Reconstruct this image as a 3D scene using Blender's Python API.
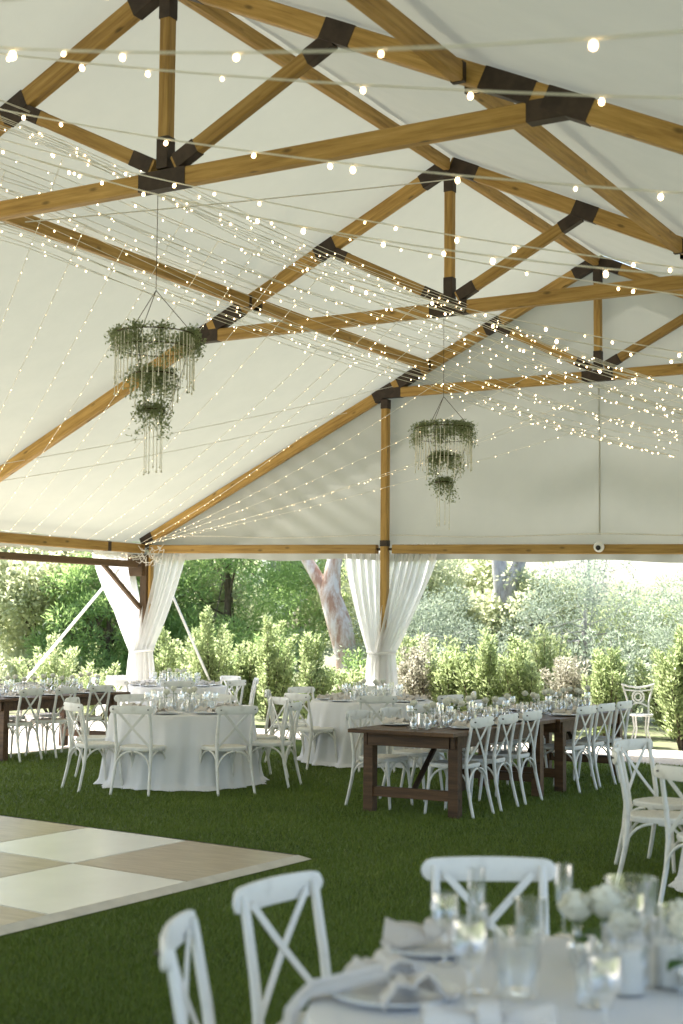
import bpy, math, random
import numpy as np
from mathutils import Vector, Matrix
PI = math.pi
random.seed(7)
rng = np.random.default_rng(7)
scn = bpy.context.scene
for o in list(bpy.data.objects): bpy.data.objects.remove(o)
COL = scn.collection

# ------------------------------------------------------------------ camera
cd = bpy.data.cameras.new('camera'); cam = bpy.data.objects.new('camera', cd); COL.objects.link(cam)
Fv = Vector((-0.49888, 0.8631, 0.07865)); Rv = Vector((0.86609, 0.49982, 0.00863)); Uv = Vector((0.03186, -0.07242, 0.99687))
m = Matrix.Identity(4)
for i in range(3):
    m[i][0] = Rv[i]; m[i][1] = Uv[i]; m[i][2] = -Fv[i]
m[0][3], m[1][3], m[2][3] = 0, 0, 1.7067
cam.matrix_world = m
cd.lens = 50.05; cd.sensor_width = 36; cd.clip_start = 0.1; cd.clip_end = 2000
cd.dof.use_dof = True; cd.dof.focus_distance = 15.5; cd.dof.aperture_fstop = 2.3
scn.camera = cam

# ------------------------------------------------------------------ light
EL, AZX, AZY = math.radians(56), -0.97, 0.243
world = bpy.data.worlds.new("World"); scn.world = world; world.use_nodes = True
nt = world.node_tree
sky = nt.nodes.new('ShaderNodeTexSky'); sky.sky_type = 'NISHITA'; sky.sun_disc = False
sky.sun_elevation = EL; sky.sun_rotation = math.atan2(AZX, AZY); sky.dust_density = 3.0; sky.air_density = 1.0; sky.ozone_density = 1.0
bg = nt.nodes['Background']; bg.inputs['Strength'].default_value = 0.15
nt.links.new(sky.outputs[0], bg.inputs[0])
sl = bpy.data.lights.new('sun', 'SUN'); sl.energy = 5.0; sl.angle = math.radians(0.6); sl.color = (1.0, 0.965, 0.91)
sun = bpy.data.objects.new('sun', sl); COL.objects.link(sun)
sd = Vector((AZX * math.cos(EL), AZY * math.cos(EL), math.sin(EL)))
sun.rotation_euler = sd.to_track_quat('Z', 'Y').to_euler(); sun.location = (-20, 15, 30)
scn.view_settings.view_transform = 'Standard'; scn.view_settings.look = 'None'
scn.view_settings.gamma = 1; scn.view_settings.use_curve_mapping = False
scn.view_settings.exposure = 2.02

# ------------------------------------------------------------------ materials
def mat(name):
    mt = bpy.data.materials.new(name); mt.use_nodes = True
    n = mt.node_tree; n.nodes.clear()
    out = n.nodes.new('ShaderNodeOutputMaterial')
    return mt, n, out
def N(n, t, **k):
    x = n.nodes.new(t)
    for a, b in k.items():
        if a in x.inputs: x.inputs[a].default_value = b
        else: setattr(x, a, b)
    return x
def noise(n, scale, detail=3, coord='Object', stretch=None, rough=.55):
    tc = N(n, 'ShaderNodeTexCoord'); src = tc.outputs[coord]
    if coord == 'World':
        pass
    if stretch:
        mp = N(n, 'ShaderNodeMapping'); mp.inputs['Scale'].default_value = stretch
        n.links.new(src, mp.inputs[0]); src = mp.outputs[0]
    nz = N(n, 'ShaderNodeTexNoise'); nz.inputs['Scale'].default_value = scale; nz.inputs['Detail'].default_value = detail
    nz.inputs['Roughness'].default_value = rough
    n.links.new(src, nz.inputs['Vector']); return nz
def ramp(n, src, stops):
    r = N(n, 'ShaderNodeValToRGB'); e = r.color_ramp.elements
    while len(e) < len(stops): e.new(0.5)
    for i, (p, c) in enumerate(stops):
        e[i].position = p; e[i].color = (*c, 1)
    n.links.new(src, r.inputs[0]); return r
def bump(n, src, strength, dist, bsdf):
    b = N(n, 'ShaderNodeBump'); b.inputs['Strength'].default_value = strength; b.inputs['Distance'].default_value = dist
    n.links.new(src, b.inputs['Height']); n.links.new(b.outputs[0], bsdf.inputs['Normal']); return b
def simple(name, c1, c2, scale, rough=.6, bs=.2, bd=.003, stretch=None, metal=0, detail=4, spec=.5, lo=.35, hi=.65):
    mt, n, out = mat(name)
    b = N(n, 'ShaderNodeBsdfPrincipled'); b.inputs['Roughness'].default_value = rough; b.inputs['Metallic'].default_value = metal
    b.inputs['Specular IOR Level'].default_value = spec
    nz = noise(n, scale, detail, stretch=stretch); r = ramp(n, nz.outputs[0], [(lo, c1), (hi, c2)])
    n.links.new(r.outputs[0], b.inputs['Base Color'])
    if bs: bump(n, nz.outputs[0], bs, bd, b)
    n.links.new(b.outputs[0], out.inputs[0]); return mt

def wood_mat(name, dark, mid, light, rough=.55):
    mt, n, out = mat(name)
    b = N(n, 'ShaderNodeBsdfPrincipled'); b.inputs['Roughness'].default_value = rough; b.inputs['Specular IOR Level'].default_value = .35
    g = noise(n, 3.0, 6, stretch=(.55, 9, 9), rough=.65)
    r = ramp(n, g.outputs[0], [(.28, dark), (.5, mid), (.72, light)])
    kn = N(n, 'ShaderNodeTexVoronoi'); kn.inputs['Scale'].default_value = 1.0
    tc = N(n, 'ShaderNodeTexCoord'); mp = N(n, 'ShaderNodeMapping'); mp.inputs['Scale'].default_value = (2.6, 7, 7)
    n.links.new(tc.outputs['Object'], mp.inputs[0]); n.links.new(mp.outputs[0], kn.inputs['Vector'])
    kr = ramp(n, kn.outputs['Distance'], [(.06, (.25, .25, .25)), (.16, (1, 1, 1))])
    mx = N(n, 'ShaderNodeMix', data_type='RGBA', blend_type='MULTIPLY'); mx.inputs[0].default_value = .8
    n.links.new(r.outputs[0], mx.inputs[6]); n.links.new(kr.outputs[0], mx.inputs[7])
    oi = N(n, 'ShaderNodeObjectInfo'); hs = N(n, 'ShaderNodeHueSaturation'); mr = N(n, 'ShaderNodeMapRange'); mr.inputs['To Min'].default_value = .78; mr.inputs['To Max'].default_value = 1.12
    n.links.new(oi.outputs['Random'], mr.inputs[0]); n.links.new(mr.outputs[0], hs.inputs['Value']); n.links.new(mx.outputs[2], hs.inputs['Color'])
    n.links.new(hs.outputs[0], b.inputs['Base Color']); bump(n, g.outputs[0], .25, .004, b)
    n.links.new(b.outputs[0], out.inputs[0]); return mt

def leaf_mat(name, dark, light, trans, tfac=.4, sc=.8):
    mt, n, out = mat(name)
    geo = N(n, 'ShaderNodeNewGeometry')
    mxv = N(n, 'ShaderNodeMath', operation='ADD'); nz = noise(n, sc, 2)
    n.links.new(geo.outputs['Random Per Island'], mxv.inputs[0]); n.links.new(nz.outputs[0], mxv.inputs[1])
    hv = N(n, 'ShaderNodeMath', operation='MULTIPLY'); hv.inputs[1].default_value = .5; n.links.new(mxv.outputs[0], hv.inputs[0])
    r = ramp(n, hv.outputs[0], [(.2, dark), (.75, light)])
    d = N(n, 'ShaderNodeBsdfPrincipled'); d.inputs['Roughness'].default_value = .45; d.inputs['Specular IOR Level'].default_value = .4
    n.links.new(r.outputs[0], d.inputs['Base Color'])
    t = N(n, 'ShaderNodeBsdfTranslucent'); t.inputs[0].default_value = (*trans, 1)
    mx = N(n, 'ShaderNodeMixShader'); mx.inputs[0].default_value = tfac
    n.links.new(d.outputs[0], mx.inputs[1]); n.links.new(t.outputs[0], mx.inputs[2]); n.links.new(mx.outputs[0], out.inputs[0]); return mt

def cloth_mat(name, c, tc_, tfac, sc=30, bs=.15, transp=0, sheen=.0, wr=3.0):
    mt, n, out = mat(name)
    d = N(n, 'ShaderNodeBsdfPrincipled'); d.inputs['Roughness'].default_value = .85; d.inputs['Specular IOR Level'].default_value = .15
    nz0 = noise(n, 2.0, 4); r = ramp(n, nz0.outputs[0], [(.3, tuple(x * .93 for x in c)), (.7, c)]); n.links.new(r.outputs[0], d.inputs['Base Color'])
    nz = noise(n, wr, 5)
    b = bump(n, nz.outputs[0], bs, .04, d)
    t = N(n, 'ShaderNodeBsdfTranslucent'); t.inputs[0].default_value = (*tc_, 1); n.links.new(b.outputs[0], t.inputs['Normal'])
    mx = N(n, 'ShaderNodeMixShader'); mx.inputs[0].default_value = tfac
    n.links.new(d.outputs[0], mx.inputs[1]); n.links.new(t.outputs[0], mx.inputs[2]); last = mx
    if transp:
        tr = N(n, 'ShaderNodeBsdfTransparent'); m2 = N(n, 'ShaderNodeMixShader'); m2.inputs[0].default_value = transp
        n.links.new(mx.outputs[0], m2.inputs[1]); n.links.new(tr.outputs[0], m2.inputs[2]); last = m2
    n.links.new(last.outputs[0], out.inputs[0]); return mt

def glass_mat(name, tint=(.985, .99, .99), base=.11):
    mt, n, out = mat(name)
    tr = N(n, 'ShaderNodeBsdfTransparent'); tr.inputs[0].default_value = (*tint, 1)
    gl = N(n, 'ShaderNodeBsdfGlossy'); gl.inputs['Roughness'].default_value = .04; gl.inputs[0].default_value = (1, 1, 1, 1)
    lw = N(n, 'ShaderNodeLayerWeight'); lw.inputs[0].default_value = .45
    ad = N(n, 'ShaderNodeMath', operation='MULTIPLY_ADD'); ad.inputs[1].default_value = .75; ad.inputs[2].default_value = base
    n.links.new(lw.outputs['Facing'], ad.inputs[0])
    mx = N(n, 'ShaderNodeMixShader'); n.links.new(ad.outputs[0], mx.inputs[0])
    n.links.new(tr.outputs[0], mx.inputs[1]); n.links.new(gl.outputs[0], mx.inputs[2]); n.links.new(mx.outputs[0], out.inputs[0]); return mt

def emit_mat(name, c, s):
    mt, n, out = mat(name); e = N(n, 'ShaderNodeEmission'); e.inputs[0].default_value = (*c, 1); e.inputs[1].default_value = s
    n.links.new(e.outputs[0], out.inputs[0]); mt.cycles.emission_sampling = 'NONE'; return mt

M = {}
M['timber'] = wood_mat('honey timber', (.22, .122, .028), (.385, .232, .060), (.51, .325, .102))
M['darkwood'] = wood_mat('dark stained wood', (.042, .021, .010), (.10, .052, .023), (.16, .086, .04), .5)
M['brownbeam'] = wood_mat('brown painted beam', (.06, .035, .015), (.10, .06, .027), (.13, .08, .04), .6)
M['steel'] = simple('dark bronze steel', (.028, .018, .011), (.055, .036, .023), 8, .55, .1, .002, metal=.3)
M['canvas'] = cloth_mat('ivory canvas', (.46, .473, .41), (.42, .44, .375), .10, bs=.3, wr=.9)
M['gcanvas'] = cloth_mat('ivory gable canvas', (.50, .50, .44), (.52, .525, .46), .18, bs=.25, wr=1.3)
M['sheer'] = cloth_mat('white sheer fabric', (.86, .86, .84), (.9, .9, .88), .5, bs=.1, transp=.14, wr=8)
M['linen'] = cloth_mat('white table linen', (.88, .875, .875), (.88, .875, .875), .12, bs=.12, wr=6)
M['napkin'] = cloth_mat('cream gauze napkin', (.80, .74, .67), (.76, .68, .58), .2, bs=.4, wr=25)
M['napkinw'] = cloth_mat('white gauze napkin', (.86, .83, .80), (.84, .8, .76), .25, bs=.4, wr=25)
M['chair'] = simple('antique white chair paint', (.64, .62, .56), (.80, .785, .73), 14, .45, .1, .002, lo=.25, hi=.5)
M['chairw'] = simple('white chair paint', (.71, .705, .68), (.82, .815, .79), 14, .45, .1, .002, lo=.25, hi=.5)
M['seat'] = simple('pale woven seat', (.60, .565, .48), (.74, .71, .63), 60, .6, .3, .002)
M['screw'] = simple('screw metal', (.08, .07, .06), (.14, .13, .12), 20, .4, 0, metal=.8)
M['porcelain'] = simple('pale porcelain', (.74, .77, .80), (.82, .84, .86), 5, .2, 0)
M['wax'] = simple('white wax', (.80, .79, .76), (.86, .85, .82), 5, .45, 0)
M['wick'] = simple('wick', (.02, .02, .02), (.05, .04, .03), 5, .9, 0)
M['petal'] = leaf_mat('ivory rose petal', (.82, .81, .70), (.90, .89, .82), (.85, .85, .72), .3)
M['stem'] = simple('green stem', (.05, .11, .025), (.09, .17, .04), 12, .5, 0)
M['roseleaf'] = leaf_mat('rose leaf', (.03, .08, .02), (.07, .14, .03), (.12, .25, .04), .3)
M['glass'] = glass_mat('clear glass'); M['glass2'] = glass_mat('smoky clear glass', (.97, .98, .98), .08)
M['water'] = glass_mat('water in a vase', (.93, .96, .95), .02)
M['bulb'] = emit_mat('warm lit bulb', (1.0, .70, .38), 5.0)
M['socket'] = simple('pale bulb cap', (.6, .58, .52), (.7, .68, .62), 5, .4, 0)
M['wire'] = simple('cream cable', (.60, .58, .48), (.70, .68, .58), 5, .5, 0)
M['rope'] = simple('grey rope', (.62, .6, .52), (.72, .7, .62), 60, .8, 0)
M['strap'] = simple('white webbing', (.7, .7, .7), (.8, .8, .8), 60, .8, 0)
M['bead'] = simple('ivory bead strand', (.72, .68, .56), (.86, .82, .7), 60, .4, 0)
M['vine'] = leaf_mat('grey green vine leaf', (.13, .16, .075), (.30, .34, .19), (.36, .42, .2), .45, 6)
M['hoop'] = simple('bronze hoop', (.05, .035, .02), (.09, .06, .03), 10, .5, 0, metal=.5)
M['whitecam'] = simple('white plastic', (.72, .72, .7), (.78, .78, .76), 5, .35, 0)
M['black'] = simple('black plastic', (.01, .01, .01), (.02, .02, .02), 5, .25, 0)
M['iron'] = simple('white painted iron', (.66, .66, .66), (.75, .75, .75), 12, .45, 0)
M['bark_e'] = None
def bark(name, a, b_, c, sc=1.2):
    mt, n, out = mat(name); b = N(n, 'ShaderNodeBsdfPrincipled'); b.inputs['Roughness'].default_value = .85
    g = noise(n, sc, 6, stretch=(2.6, 2.6, .8), rough=.7); r = ramp(n, g.outputs[0], [(.38, a), (.47, b_), (.58, c)])
    r.color_ramp.interpolation = 'EASE'
    n.links.new(r.outputs[0], b.inputs['Base Color']); bump(n, g.outputs[0], .6, .05, b); n.links.new(b.outputs[0], out.inputs[0]); return mt
M['bark_e'] = bark('peeling eucalyptus bark', (.36, .21, .14), (.50, .38, .30), (.62, .56, .51), 2.6)
M['bark_g'] = bark('grey bark', (.20, .18, .165), (.34, .32, .31), (.46, .45, .44), 1.5)
M['bark_d'] = bark('dark bark', (.045, .03, .02), (.08, .06, .04), (.13, .10, .075), 3)
M['lf_dark'] = leaf_mat('dark conifer leaf', (.06, .13, .045), (.20, .31, .12), (.44, .62, .22), .5)
M['lf_mid'] = leaf_mat('mid green leaf', (.14, .20, .09), (.38, .44, .24), (.60, .68, .34), .5)
M['lf_pale'] = leaf_mat('pale yellow green leaf', (.22, .27, .13), (.52, .55, .36), (.72, .76, .48), .5)
M['lf_sage'] = leaf_mat('sage grey leaf', (.14, .18, .14), (.36, .41, .32), (.42, .50, .36), .45)
M['lf_shrub'] = leaf_mat('glossy shrub leaf', (.09, .14, .05), (.35, .42, .19), (.54, .64, .30), .45, 2)
M['lf_cream'] = leaf_mat('cream flushed leaf', (.16, .17, .09), (.56, .52, .44), (.6, .58, .45), .35, 2)

# turf
def turf_mat():
    mt, n, out = mat('artificial turf'); b = N(n, 'ShaderNodeBsdfPrincipled'); b.inputs['Roughness'].default_value = .85; b.inputs['Specular IOR Level'].default_value = .12
    a = noise(n, 160, 4); c = noise(n, .9, 5)
    r = ramp(n, a.outputs[0], [(.3, (.056, .092, .012)), (.7, (.13, .190, .026))]); r2 = ramp(n, c.outputs[0], [(.38, (.58, .64, .56)), (.62, (1.15, 1.12, 1.0))])
    mx = N(n, 'ShaderNodeMix', data_type='RGBA', blend_type='MULTIPLY'); mx.inputs[0].default_value = 1
    n.links.new(r.outputs[0], mx.inputs[6]); n.links.new(r2.outputs[0], mx.inputs[7]); n.links.new(mx.outputs[2], b.inputs['Base Color'])
    bump(n, a.outputs[0], .8, .02, b); n.links.new(b.outputs[0], out.inputs[0]); return mt
M['turf'] = turf_mat()
M['blade'] = leaf_mat('turf blade', (.076, .122, .014), (.175, .24, .036), (.14, .20, .02), .15, .4)
M['gravel'] = simple('pale decomposed granite', (.42, .37, .30), (.58, .53, .45), 35, .95, .5, .01)
M['soil'] = simple('garden soil and lawn', (.10, .085, .05), (.16, .20, .07), 2.2, .95, .6, .05)

# ------------------------------------------------------------------ mesh helpers
class MB:
    def __init__(s): s.v = []; s.f = []; s.mi = []
    def add(s, vs, fs, mi=0):
        k = len(s.v); s.v += [tuple(map(float, x)) for x in vs]; s.f += [tuple(i + k for i in f) for f in fs]; s.mi += [mi] * len(fs); return s
    def box(s, c, d, mi=0, rz=0, ch=None):
        x, y, z = [q / 2 for q in d]; ch = ch if ch is not None else min(x, y, z) * .15
        vs = []; 
        for sz in (-1, 1):
            for inset, zz in (((ch, z)) , ((0, z - ch))):
                for (a, b_) in ((-1, -1), (1, -1), (1, 1), (-1, 1)):
                    vs.append((a * (x - inset), b_ * (y - inset), sz * zz))
        cz, sn = math.cos(rz), math.sin(rz)
        vs = [(c[0] + p[0] * cz - p[1] * sn, c[1] + p[0] * sn + p[1] * cz, c[2] + p[2]) for p in vs]
        fs = [(3, 2, 1, 0), (8, 9, 10, 11)]
        for i in range(4):
            j = (i + 1) % 4
            fs += [(i, j, 4 + j, 4 + i), (4 + i, 4 + j, 12 + j, 12 + i), (12 + i, 12 + j, 8 + j, 8 + i)]
        return s.add(vs, fs, mi)
    def tube(s, pts, r, n=8, mi=0, cap=True, flat=1.0, up=(0, 0, 1)):
        pts = [Vector(p) for p in pts]; k = len(pts)
        rs = r if isinstance(r, (list, tuple)) else [r] * k
        vs = []; u0 = None
        for i, p in enumerate(pts):
            t = (pts[min(i + 1, k - 1)] - pts[max(i - 1, 0)]).normalized()
            if u0 is None:
                u = Vector(up).cross(t)
                if u.length < .05: u = Vector((1, 0, 0)).cross(t)
            else: u = u0 - t * u0.dot(t)
            u.normalize(); u0 = u; w = t.cross(u)
            for j in range(n):
                a = 2 * PI * j / n
                vs.append(p + u * math.cos(a) * rs[i] + w * math.sin(a) * rs[i] * flat)
        fs = [(i * n + j, i * n + (j + 1) % n, (i + 1) * n + (j + 1) % n, (i + 1) * n + j) for i in range(k - 1) for j in range(n)]
        if cap: fs += [tuple(range(n))[::-1], tuple((k - 1) * n + j for j in range(n))]
        return s.add(vs, fs, mi)
    def strip(s, pts, w, t, side, mi=0):
        # flat bar of width w (along side) and thickness t following pts
        pts = [Vector(p) for p in pts]; side = Vector(side).normalized(); vs = []; k = len(pts)
        for i, p in enumerate(pts):
            tg = (pts[min(i + 1, k - 1)] - pts[max(i - 1, 0)]).normalized(); sd_ = (side - tg * side.dot(tg)).normalized(); nn = tg.cross(sd_)
            for a, b_ in ((-1, -.6), (-.85, -1), (.85, -1), (1, -.6), (1, .6), (.85, 1), (-.85, 1), (-1, .6)):
                vs.append(p + sd_ * a * w / 2 + nn * b_ * t / 2)
        n = 8
        fs = [(i * n + j, i * n + (j + 1) % n, (i + 1) * n + (j + 1) % n, (i + 1) * n + j) for i in range(k - 1) for j in range(n)]
        fs += [tuple(range(n))[::-1], tuple((k - 1) * n + j for j in range(n))]
        return s.add(vs, fs, mi)
    def lathe(s, prof, n=16, c=(0, 0, 0), mi=0, wob=None):
        vs = []; k = len(prof)
        for (r, z) in prof:
            for j in range(n):
                a = 2 * PI * j / n; rr = r * (wob(a, z) if wob else 1)
                vs.append((c[0] + rr * math.cos(a), c[1] + rr * math.sin(a), c[2] + z))
        fs = [(i * n + j, i * n + (j + 1) % n, (i + 1) * n + (j + 1) % n, (i + 1) * n + j) for i in range(k - 1) for j in range(n)]
        return s.add(vs, fs, mi)
    def grid(s, fn, nu, nv, mi=0):
        vs = [fn(i / nu, j / nv) for j in range(nv + 1) for i in range(nu + 1)]
        fs = [(j * (nu + 1) + i, j * (nu + 1) + i + 1, (j + 1) * (nu + 1) + i + 1, (j + 1) * (nu + 1) + i) for j in range(nv) for i in range(nu)]
        return s.add(vs, fs, mi)
    def mesh(s, name, mats, smooth=True):
        me = bpy.data.meshes.new(name); me.from_pydata(s.v, [], s.f); mats = mats if isinstance(mats, (list, tuple)) else [mats]
        for x in mats: me.materials.append(x)
        me.polygons.foreach_set('material_index', s.mi)
        if smooth: me.polygons.foreach_set('use_smooth', [True] * len(s.f))
        me.update(); 
        if smooth:
            try: me.set_sharp_from_angle(angle=math.radians(38))
            except Exception: pass
        return me
def link(name, data, parent=None, M4=None):
    o = bpy.data.objects.new(name, data); COL.objects.link(o)
    W = M4 if M4 is not None else (Matrix.Identity(4) if parent is None else WORLD[parent.name].copy())
    WORLD[o.name] = W.copy()
    if parent is not None:
        o.parent = parent; o.matrix_basis = WORLD[parent.name].inverted() @ W
    else: o.matrix_basis = W
    return o
WORLD = {}
def tag(o, label=None, cat=None, group=None, kind=None):
    if label: o['label'] = label
    if cat: o['category'] = cat
    if group: o['group'] = group
    if kind: o['kind'] = kind
    return o
def empty(name, loc, rz=0, **k):
    o = link(name, None, None, Matrix.Translation(loc) @ Matrix.Rotation(rz, 4, 'Z')); o.empty_display_size = .1
    return tag(o, **k) if k else o
def build(mb, name, mats, parent=None, smooth=True, M4=None):
    # parts of a thing: coordinates are local to the thing
    return link(name, mb.mesh(name, mats, smooth), parent, M4)
def wbuild(mb, name, mats, parent, smooth=True):
    # coordinates are world coordinates
    return link(name, mb.mesh(name, mats, smooth), parent, Matrix.Identity(4))
KIDS = {}
def copy_tree(o, parent=None):
    c = o.copy(); COL.objects.link(c)
    if parent is not None: c.parent = parent
    for ch in o.children: copy_tree(ch, c)
    return c
def place(proto, used, loc, rz, label=None, group=None, cat=None, s=1.0):
    """first time the prototype itself, afterwards a copy of it and its parts"""
    o = proto if not used else copy_tree(proto)
    o.matrix_basis = Matrix.Translation(loc) @ Matrix.Rotation(rz, 4, 'Z') @ Matrix.Scale(s, 4)
    tag(o, label, cat, group); return o
class Kind:
    def __init__(s, make): s.make = make; s.proto = None
    def put(s, loc, rz=0, label=None, group=None, sc=1.0):
        if s.proto is None: s.proto = s.make(); return place(s.proto, False, loc, rz, label, group, None, sc)
        return place(s.proto, True, loc, rz, label, group, None, sc)

def beam(name, a, b, w, h, mt, parent, upv=(0, 0, 1), ch=.01):
    a = Vector(a); b = Vector(b); L = (b - a).length; x = (b - a).normalized(); y = Vector(upv).cross(x)
    if y.length < .05: y = Vector((0, 1, 0))
    y.normalize(); z = x.cross(y); Mx = Matrix.Identity(4)
    for i in range(3): Mx[i][0] = x[i]; Mx[i][1] = y[i]; Mx[i][2] = z[i]; Mx[i][3] = a[i]
    mb = MB(); W_, H_ = w / 2, h / 2
    cs = [(-W_, -H_ + ch), (-W_ + ch, -H_), (W_ - ch, -H_), (W_, -H_ + ch), (W_, H_ - ch), (W_ - ch, H_), (-W_ + ch, H_), (-W_, H_ - ch)]
    nseg = max(2, int(L / .6)); vs = []
    for i in range(nseg + 1):
        for (p, q) in cs: vs.append((L * i / nseg, p, q))
    fs = [(i * 8 + j, (i + 1) * 8 + j, (i + 1) * 8 + (j + 1) % 8, i * 8 + (j + 1) % 8) for i in range(nseg) for j in range(8)]
    fs += [tuple(range(8)), tuple(nseg * 8 + j for j in range(8))[::-1]]
    mb.add(vs, fs)
    return link(name, mb.mesh(name, mt, False), parent, Mx), L
def sleeve(bm_o, L, w, h, t0, t1, name='joint_plate'):
    """steel shoe round a beam between t0 and t1 metres, with bolt heads"""
    mb = MB(); mb.box(((t0 + t1) / 2, 0, 0), (t1 - t0, w + .008, h + .008), ch=.003)
    return link(name, mb.mesh(name, M['steel'], False), bm_o, WORLD[bm_o.name])

# ------------------------------------------------------------------ ground
g = MB(); g.grid(lambda u, v: (-400 + 800 * u, -400 + 800 * v, -.03), 8, 8); tag(build(g, 'ground', M['soil']), kind='structure')
g = MB(); g.add([(-19.5, -9, -.012), (5, -9, -.012), (5, 19.75, -.012), (-19.5, 19.75, -.012)], [(0, 1, 2, 3)]); tag(build(g, 'gravel_path', M['gravel']), kind='structure')
TL, TR_ = -12.95, 2.5
turf_poly = [(TL, -8), (TR_, -8), (TR_, 17.1), (-5.5, 17.45), (-11.5, 18.15), (TL, 18.2)]
g = MB(); g.add([(x, y, 0) for x, y in turf_poly], [tuple(range(6))]); tag(build(g, 'lawn', M['turf']), kind='structure')
# turf blades, denser close to the camera
def blades():
    n = 430000
    r = rng.uniform(4.3 ** .5, 19 ** .5, n * 2) ** 2
    a = rng.uniform(math.radians(99), math.radians(141), n * 2) + math.radians(0)
    x = r * np.cos(a) ; y = r * np.sin(a)
    ok = (x > TL) & (x < TR_) & (y < 18.15 - np.clip(x + 11.5, 0, 20) * .11) & ~((x < -5.37 + (y - 8.93) * .035) & (x > -12.3) & (y < 9.06 - (x + 5.5) * .124) & (y > 1))
    x, y = x[ok][:n], y[ok][:n]; n = len(x); d = np.hypot(x, y)
    h = rng.uniform(.018, .034, n); w = .0011 * np.clip(d / 4.0, 1, 4.0)
    th = rng.uniform(0, 2 * PI, n); ln = rng.uniform(.2, .9, n) * h; ld = rng.uniform(0, 2 * PI, n)
    v = np.zeros((n, 3, 3)); v[:, 0] = np.stack([x - w * np.cos(th), y - w * np.sin(th), np.zeros(n)], 1); v[:, 1] = np.stack([x + w * np.cos(th), y + w * np.sin(th), np.zeros(n)], 1)
    v[:, 2] = np.stack([x + ln * np.cos(ld), y + ln * np.sin(ld), h], 1)
    me = bpy.data.meshes.new('grass'); me.vertices.add(3 * n); me.vertices.foreach_set('co', v.reshape(-1)); me.loops.add(3 * n); me.loops.foreach_set('vertex_index', np.arange(3 * n))
    me.polygons.add(n); me.polygons.foreach_set('loop_start', np.arange(n) * 3); me.polygons.foreach_set('loop_total', np.full(n, 3)); me.materials.append(M['blade']); me.update(); me.validate()
    o = bpy.data.objects.new('grass', me); COL.objects.link(o); tag(o, 'short dense green turf covering the tent floor', 'grass', kind='stuff')
blades()

# ------------------------------------------------------------------ tent
RX, Y3, Y2, Y1, Y0 = -6.794, 18.93, 14.12, 8.90, 3.75
HA, HT, XT, XS, XP, HE, EW = 6.852, 5.218, 3.41, 1.583, 2.63, 2.93, 7.93
EVZ, EVW = 3.03, 7.98
SL = (HA - EVZ) / EVW
def GZ(x): return HE - .019 * (x - (RX - EW))
def rz_(dx): return HA - SL * abs(dx)
tent = empty('marquee_tent', (RX, 10, 0)); tag(tent, 'ivory canvas marquee roof on honey coloured timber trusses with dark steel joints', 'tent')
T = M['timber']
for ti, y in enumerate((Y3, Y2, Y1, Y0)):
    for s in (-1, 1):
        o, L = beam('rafter', (RX + s * .02, y, HA), (RX + s * EVW, y, EVZ), .105, .16, T, tent)
        k = math.hypot(1, SL)
        sleeve(o, L, .105, .16, .02, .36)
        sleeve(o, L, .105, .16, XS * k - .14, XS * k + .14)
        sleeve(o, L, .105, .16, (XT) * k - .72, (XT) * k - .3)
        sleeve(o, L, .105, .16, (XT) * k - .2, (XT) * k + .16)
        sleeve(o, L, .105, .16, L - .25, L)
        o, L = beam('strut', (RX + s * .10, y, HT + .12), (RX + s * (XS - .05), y, rz_(XS) - .03), .085, .12, T, tent); sleeve(o, L, .085, .12, .02, .24); sleeve(o, L, .085, .12, L - .24, L)
        o, L = beam('eave_post', (RX + s * (EW - .02), y, 0), (RX + s * (EW - .02), y, HE - .1), .14, .14, M['brownbeam'] if ti == 0 else T, tent) if s < 0 else (None, 0)
        if o: sleeve(o, L, .14, .14, 0, .18, 'post_base')
    o, L = beam('tie_beam', (RX - XT, y, HT), (RX + XT, y, HT), .10, .145, T, tent)
    sleeve(o, L, .10, .145, 0, .3); sleeve(o, L, .10, .145, L - .3, L); sleeve(o, L, .10, .145, L / 2 - .23, L / 2 + .23)
    o, L = beam('king_post', (RX, y, HT + .09), (RX, y, HA - .07), .10, .10, T, tent, upv=(0, 1, 0)); sleeve(o, L, .10, .10, .0, .26); sleeve(o, L, .10, .10, L - .24, L)
ys = [Y0 - 5, Y0, Y1, Y2, Y3]
for a, b in zip(ys[:-1], ys[1:]):
    o, L = beam('ridge_beam', (RX, a + .09, HA - .01), (RX, b - .09, HA - .01), .09, .13, T, tent)
    for s in (-1, 1):
        z = rz_(XP) - .03; x = RX + s * XP
        o, L = beam('purlin', (x, a + .09, z), (x, b - .09, z), .09, .14, T, tent); sleeve(o, L, .09, .14, 0, .05, 'bracket'); sleeve(o, L, .09, .14, L - .05, L, 'bracket')
        o, L = beam('eave_beam', (RX + s * EW, a + .08, HE), (RX + s * EW, b - .08, HE), .11, .15, T, tent)
        sleeve(o, L, .11, .15, L - .95, L - .87, 'bracket')
# gable posts + gable eave beams
px = RX - XT + .03
for x in (px, RX + XT - .03):
    o, L = beam('gable_post', (x, Y3 - .01, 0), (x, Y3 - .01, HT - .1), .11, .11, T, tent, upv=(0, 1, 0)); sleeve(o, L, .11, .11, L - .14, L); sleeve(o, L, .11, .11, HE - .045, HE + .045, 'bracket'); sleeve(o, L, .11, .11, 0, .2, 'post_base')
for a, b in ((RX - EW + .12, px - .14), (px + .14, RX + XT - .17), (RX + XT + .11, RX + EW - .12)):
    o, L = beam('gable_beam', (a, Y3, GZ(a)), (b, Y3, GZ(b)), .10, .135, T, tent)
    mb = MB(); mb.tube([(-.075, 0, 0), (0.02, 0, 0)], .02, 8); mb.tube([(L - .02, 0, 0), (L + .075, 0, 0)], .02, 8); link('pin', mb.mesh('pin', M['steel']), o, WORLD[o.name])
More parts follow.
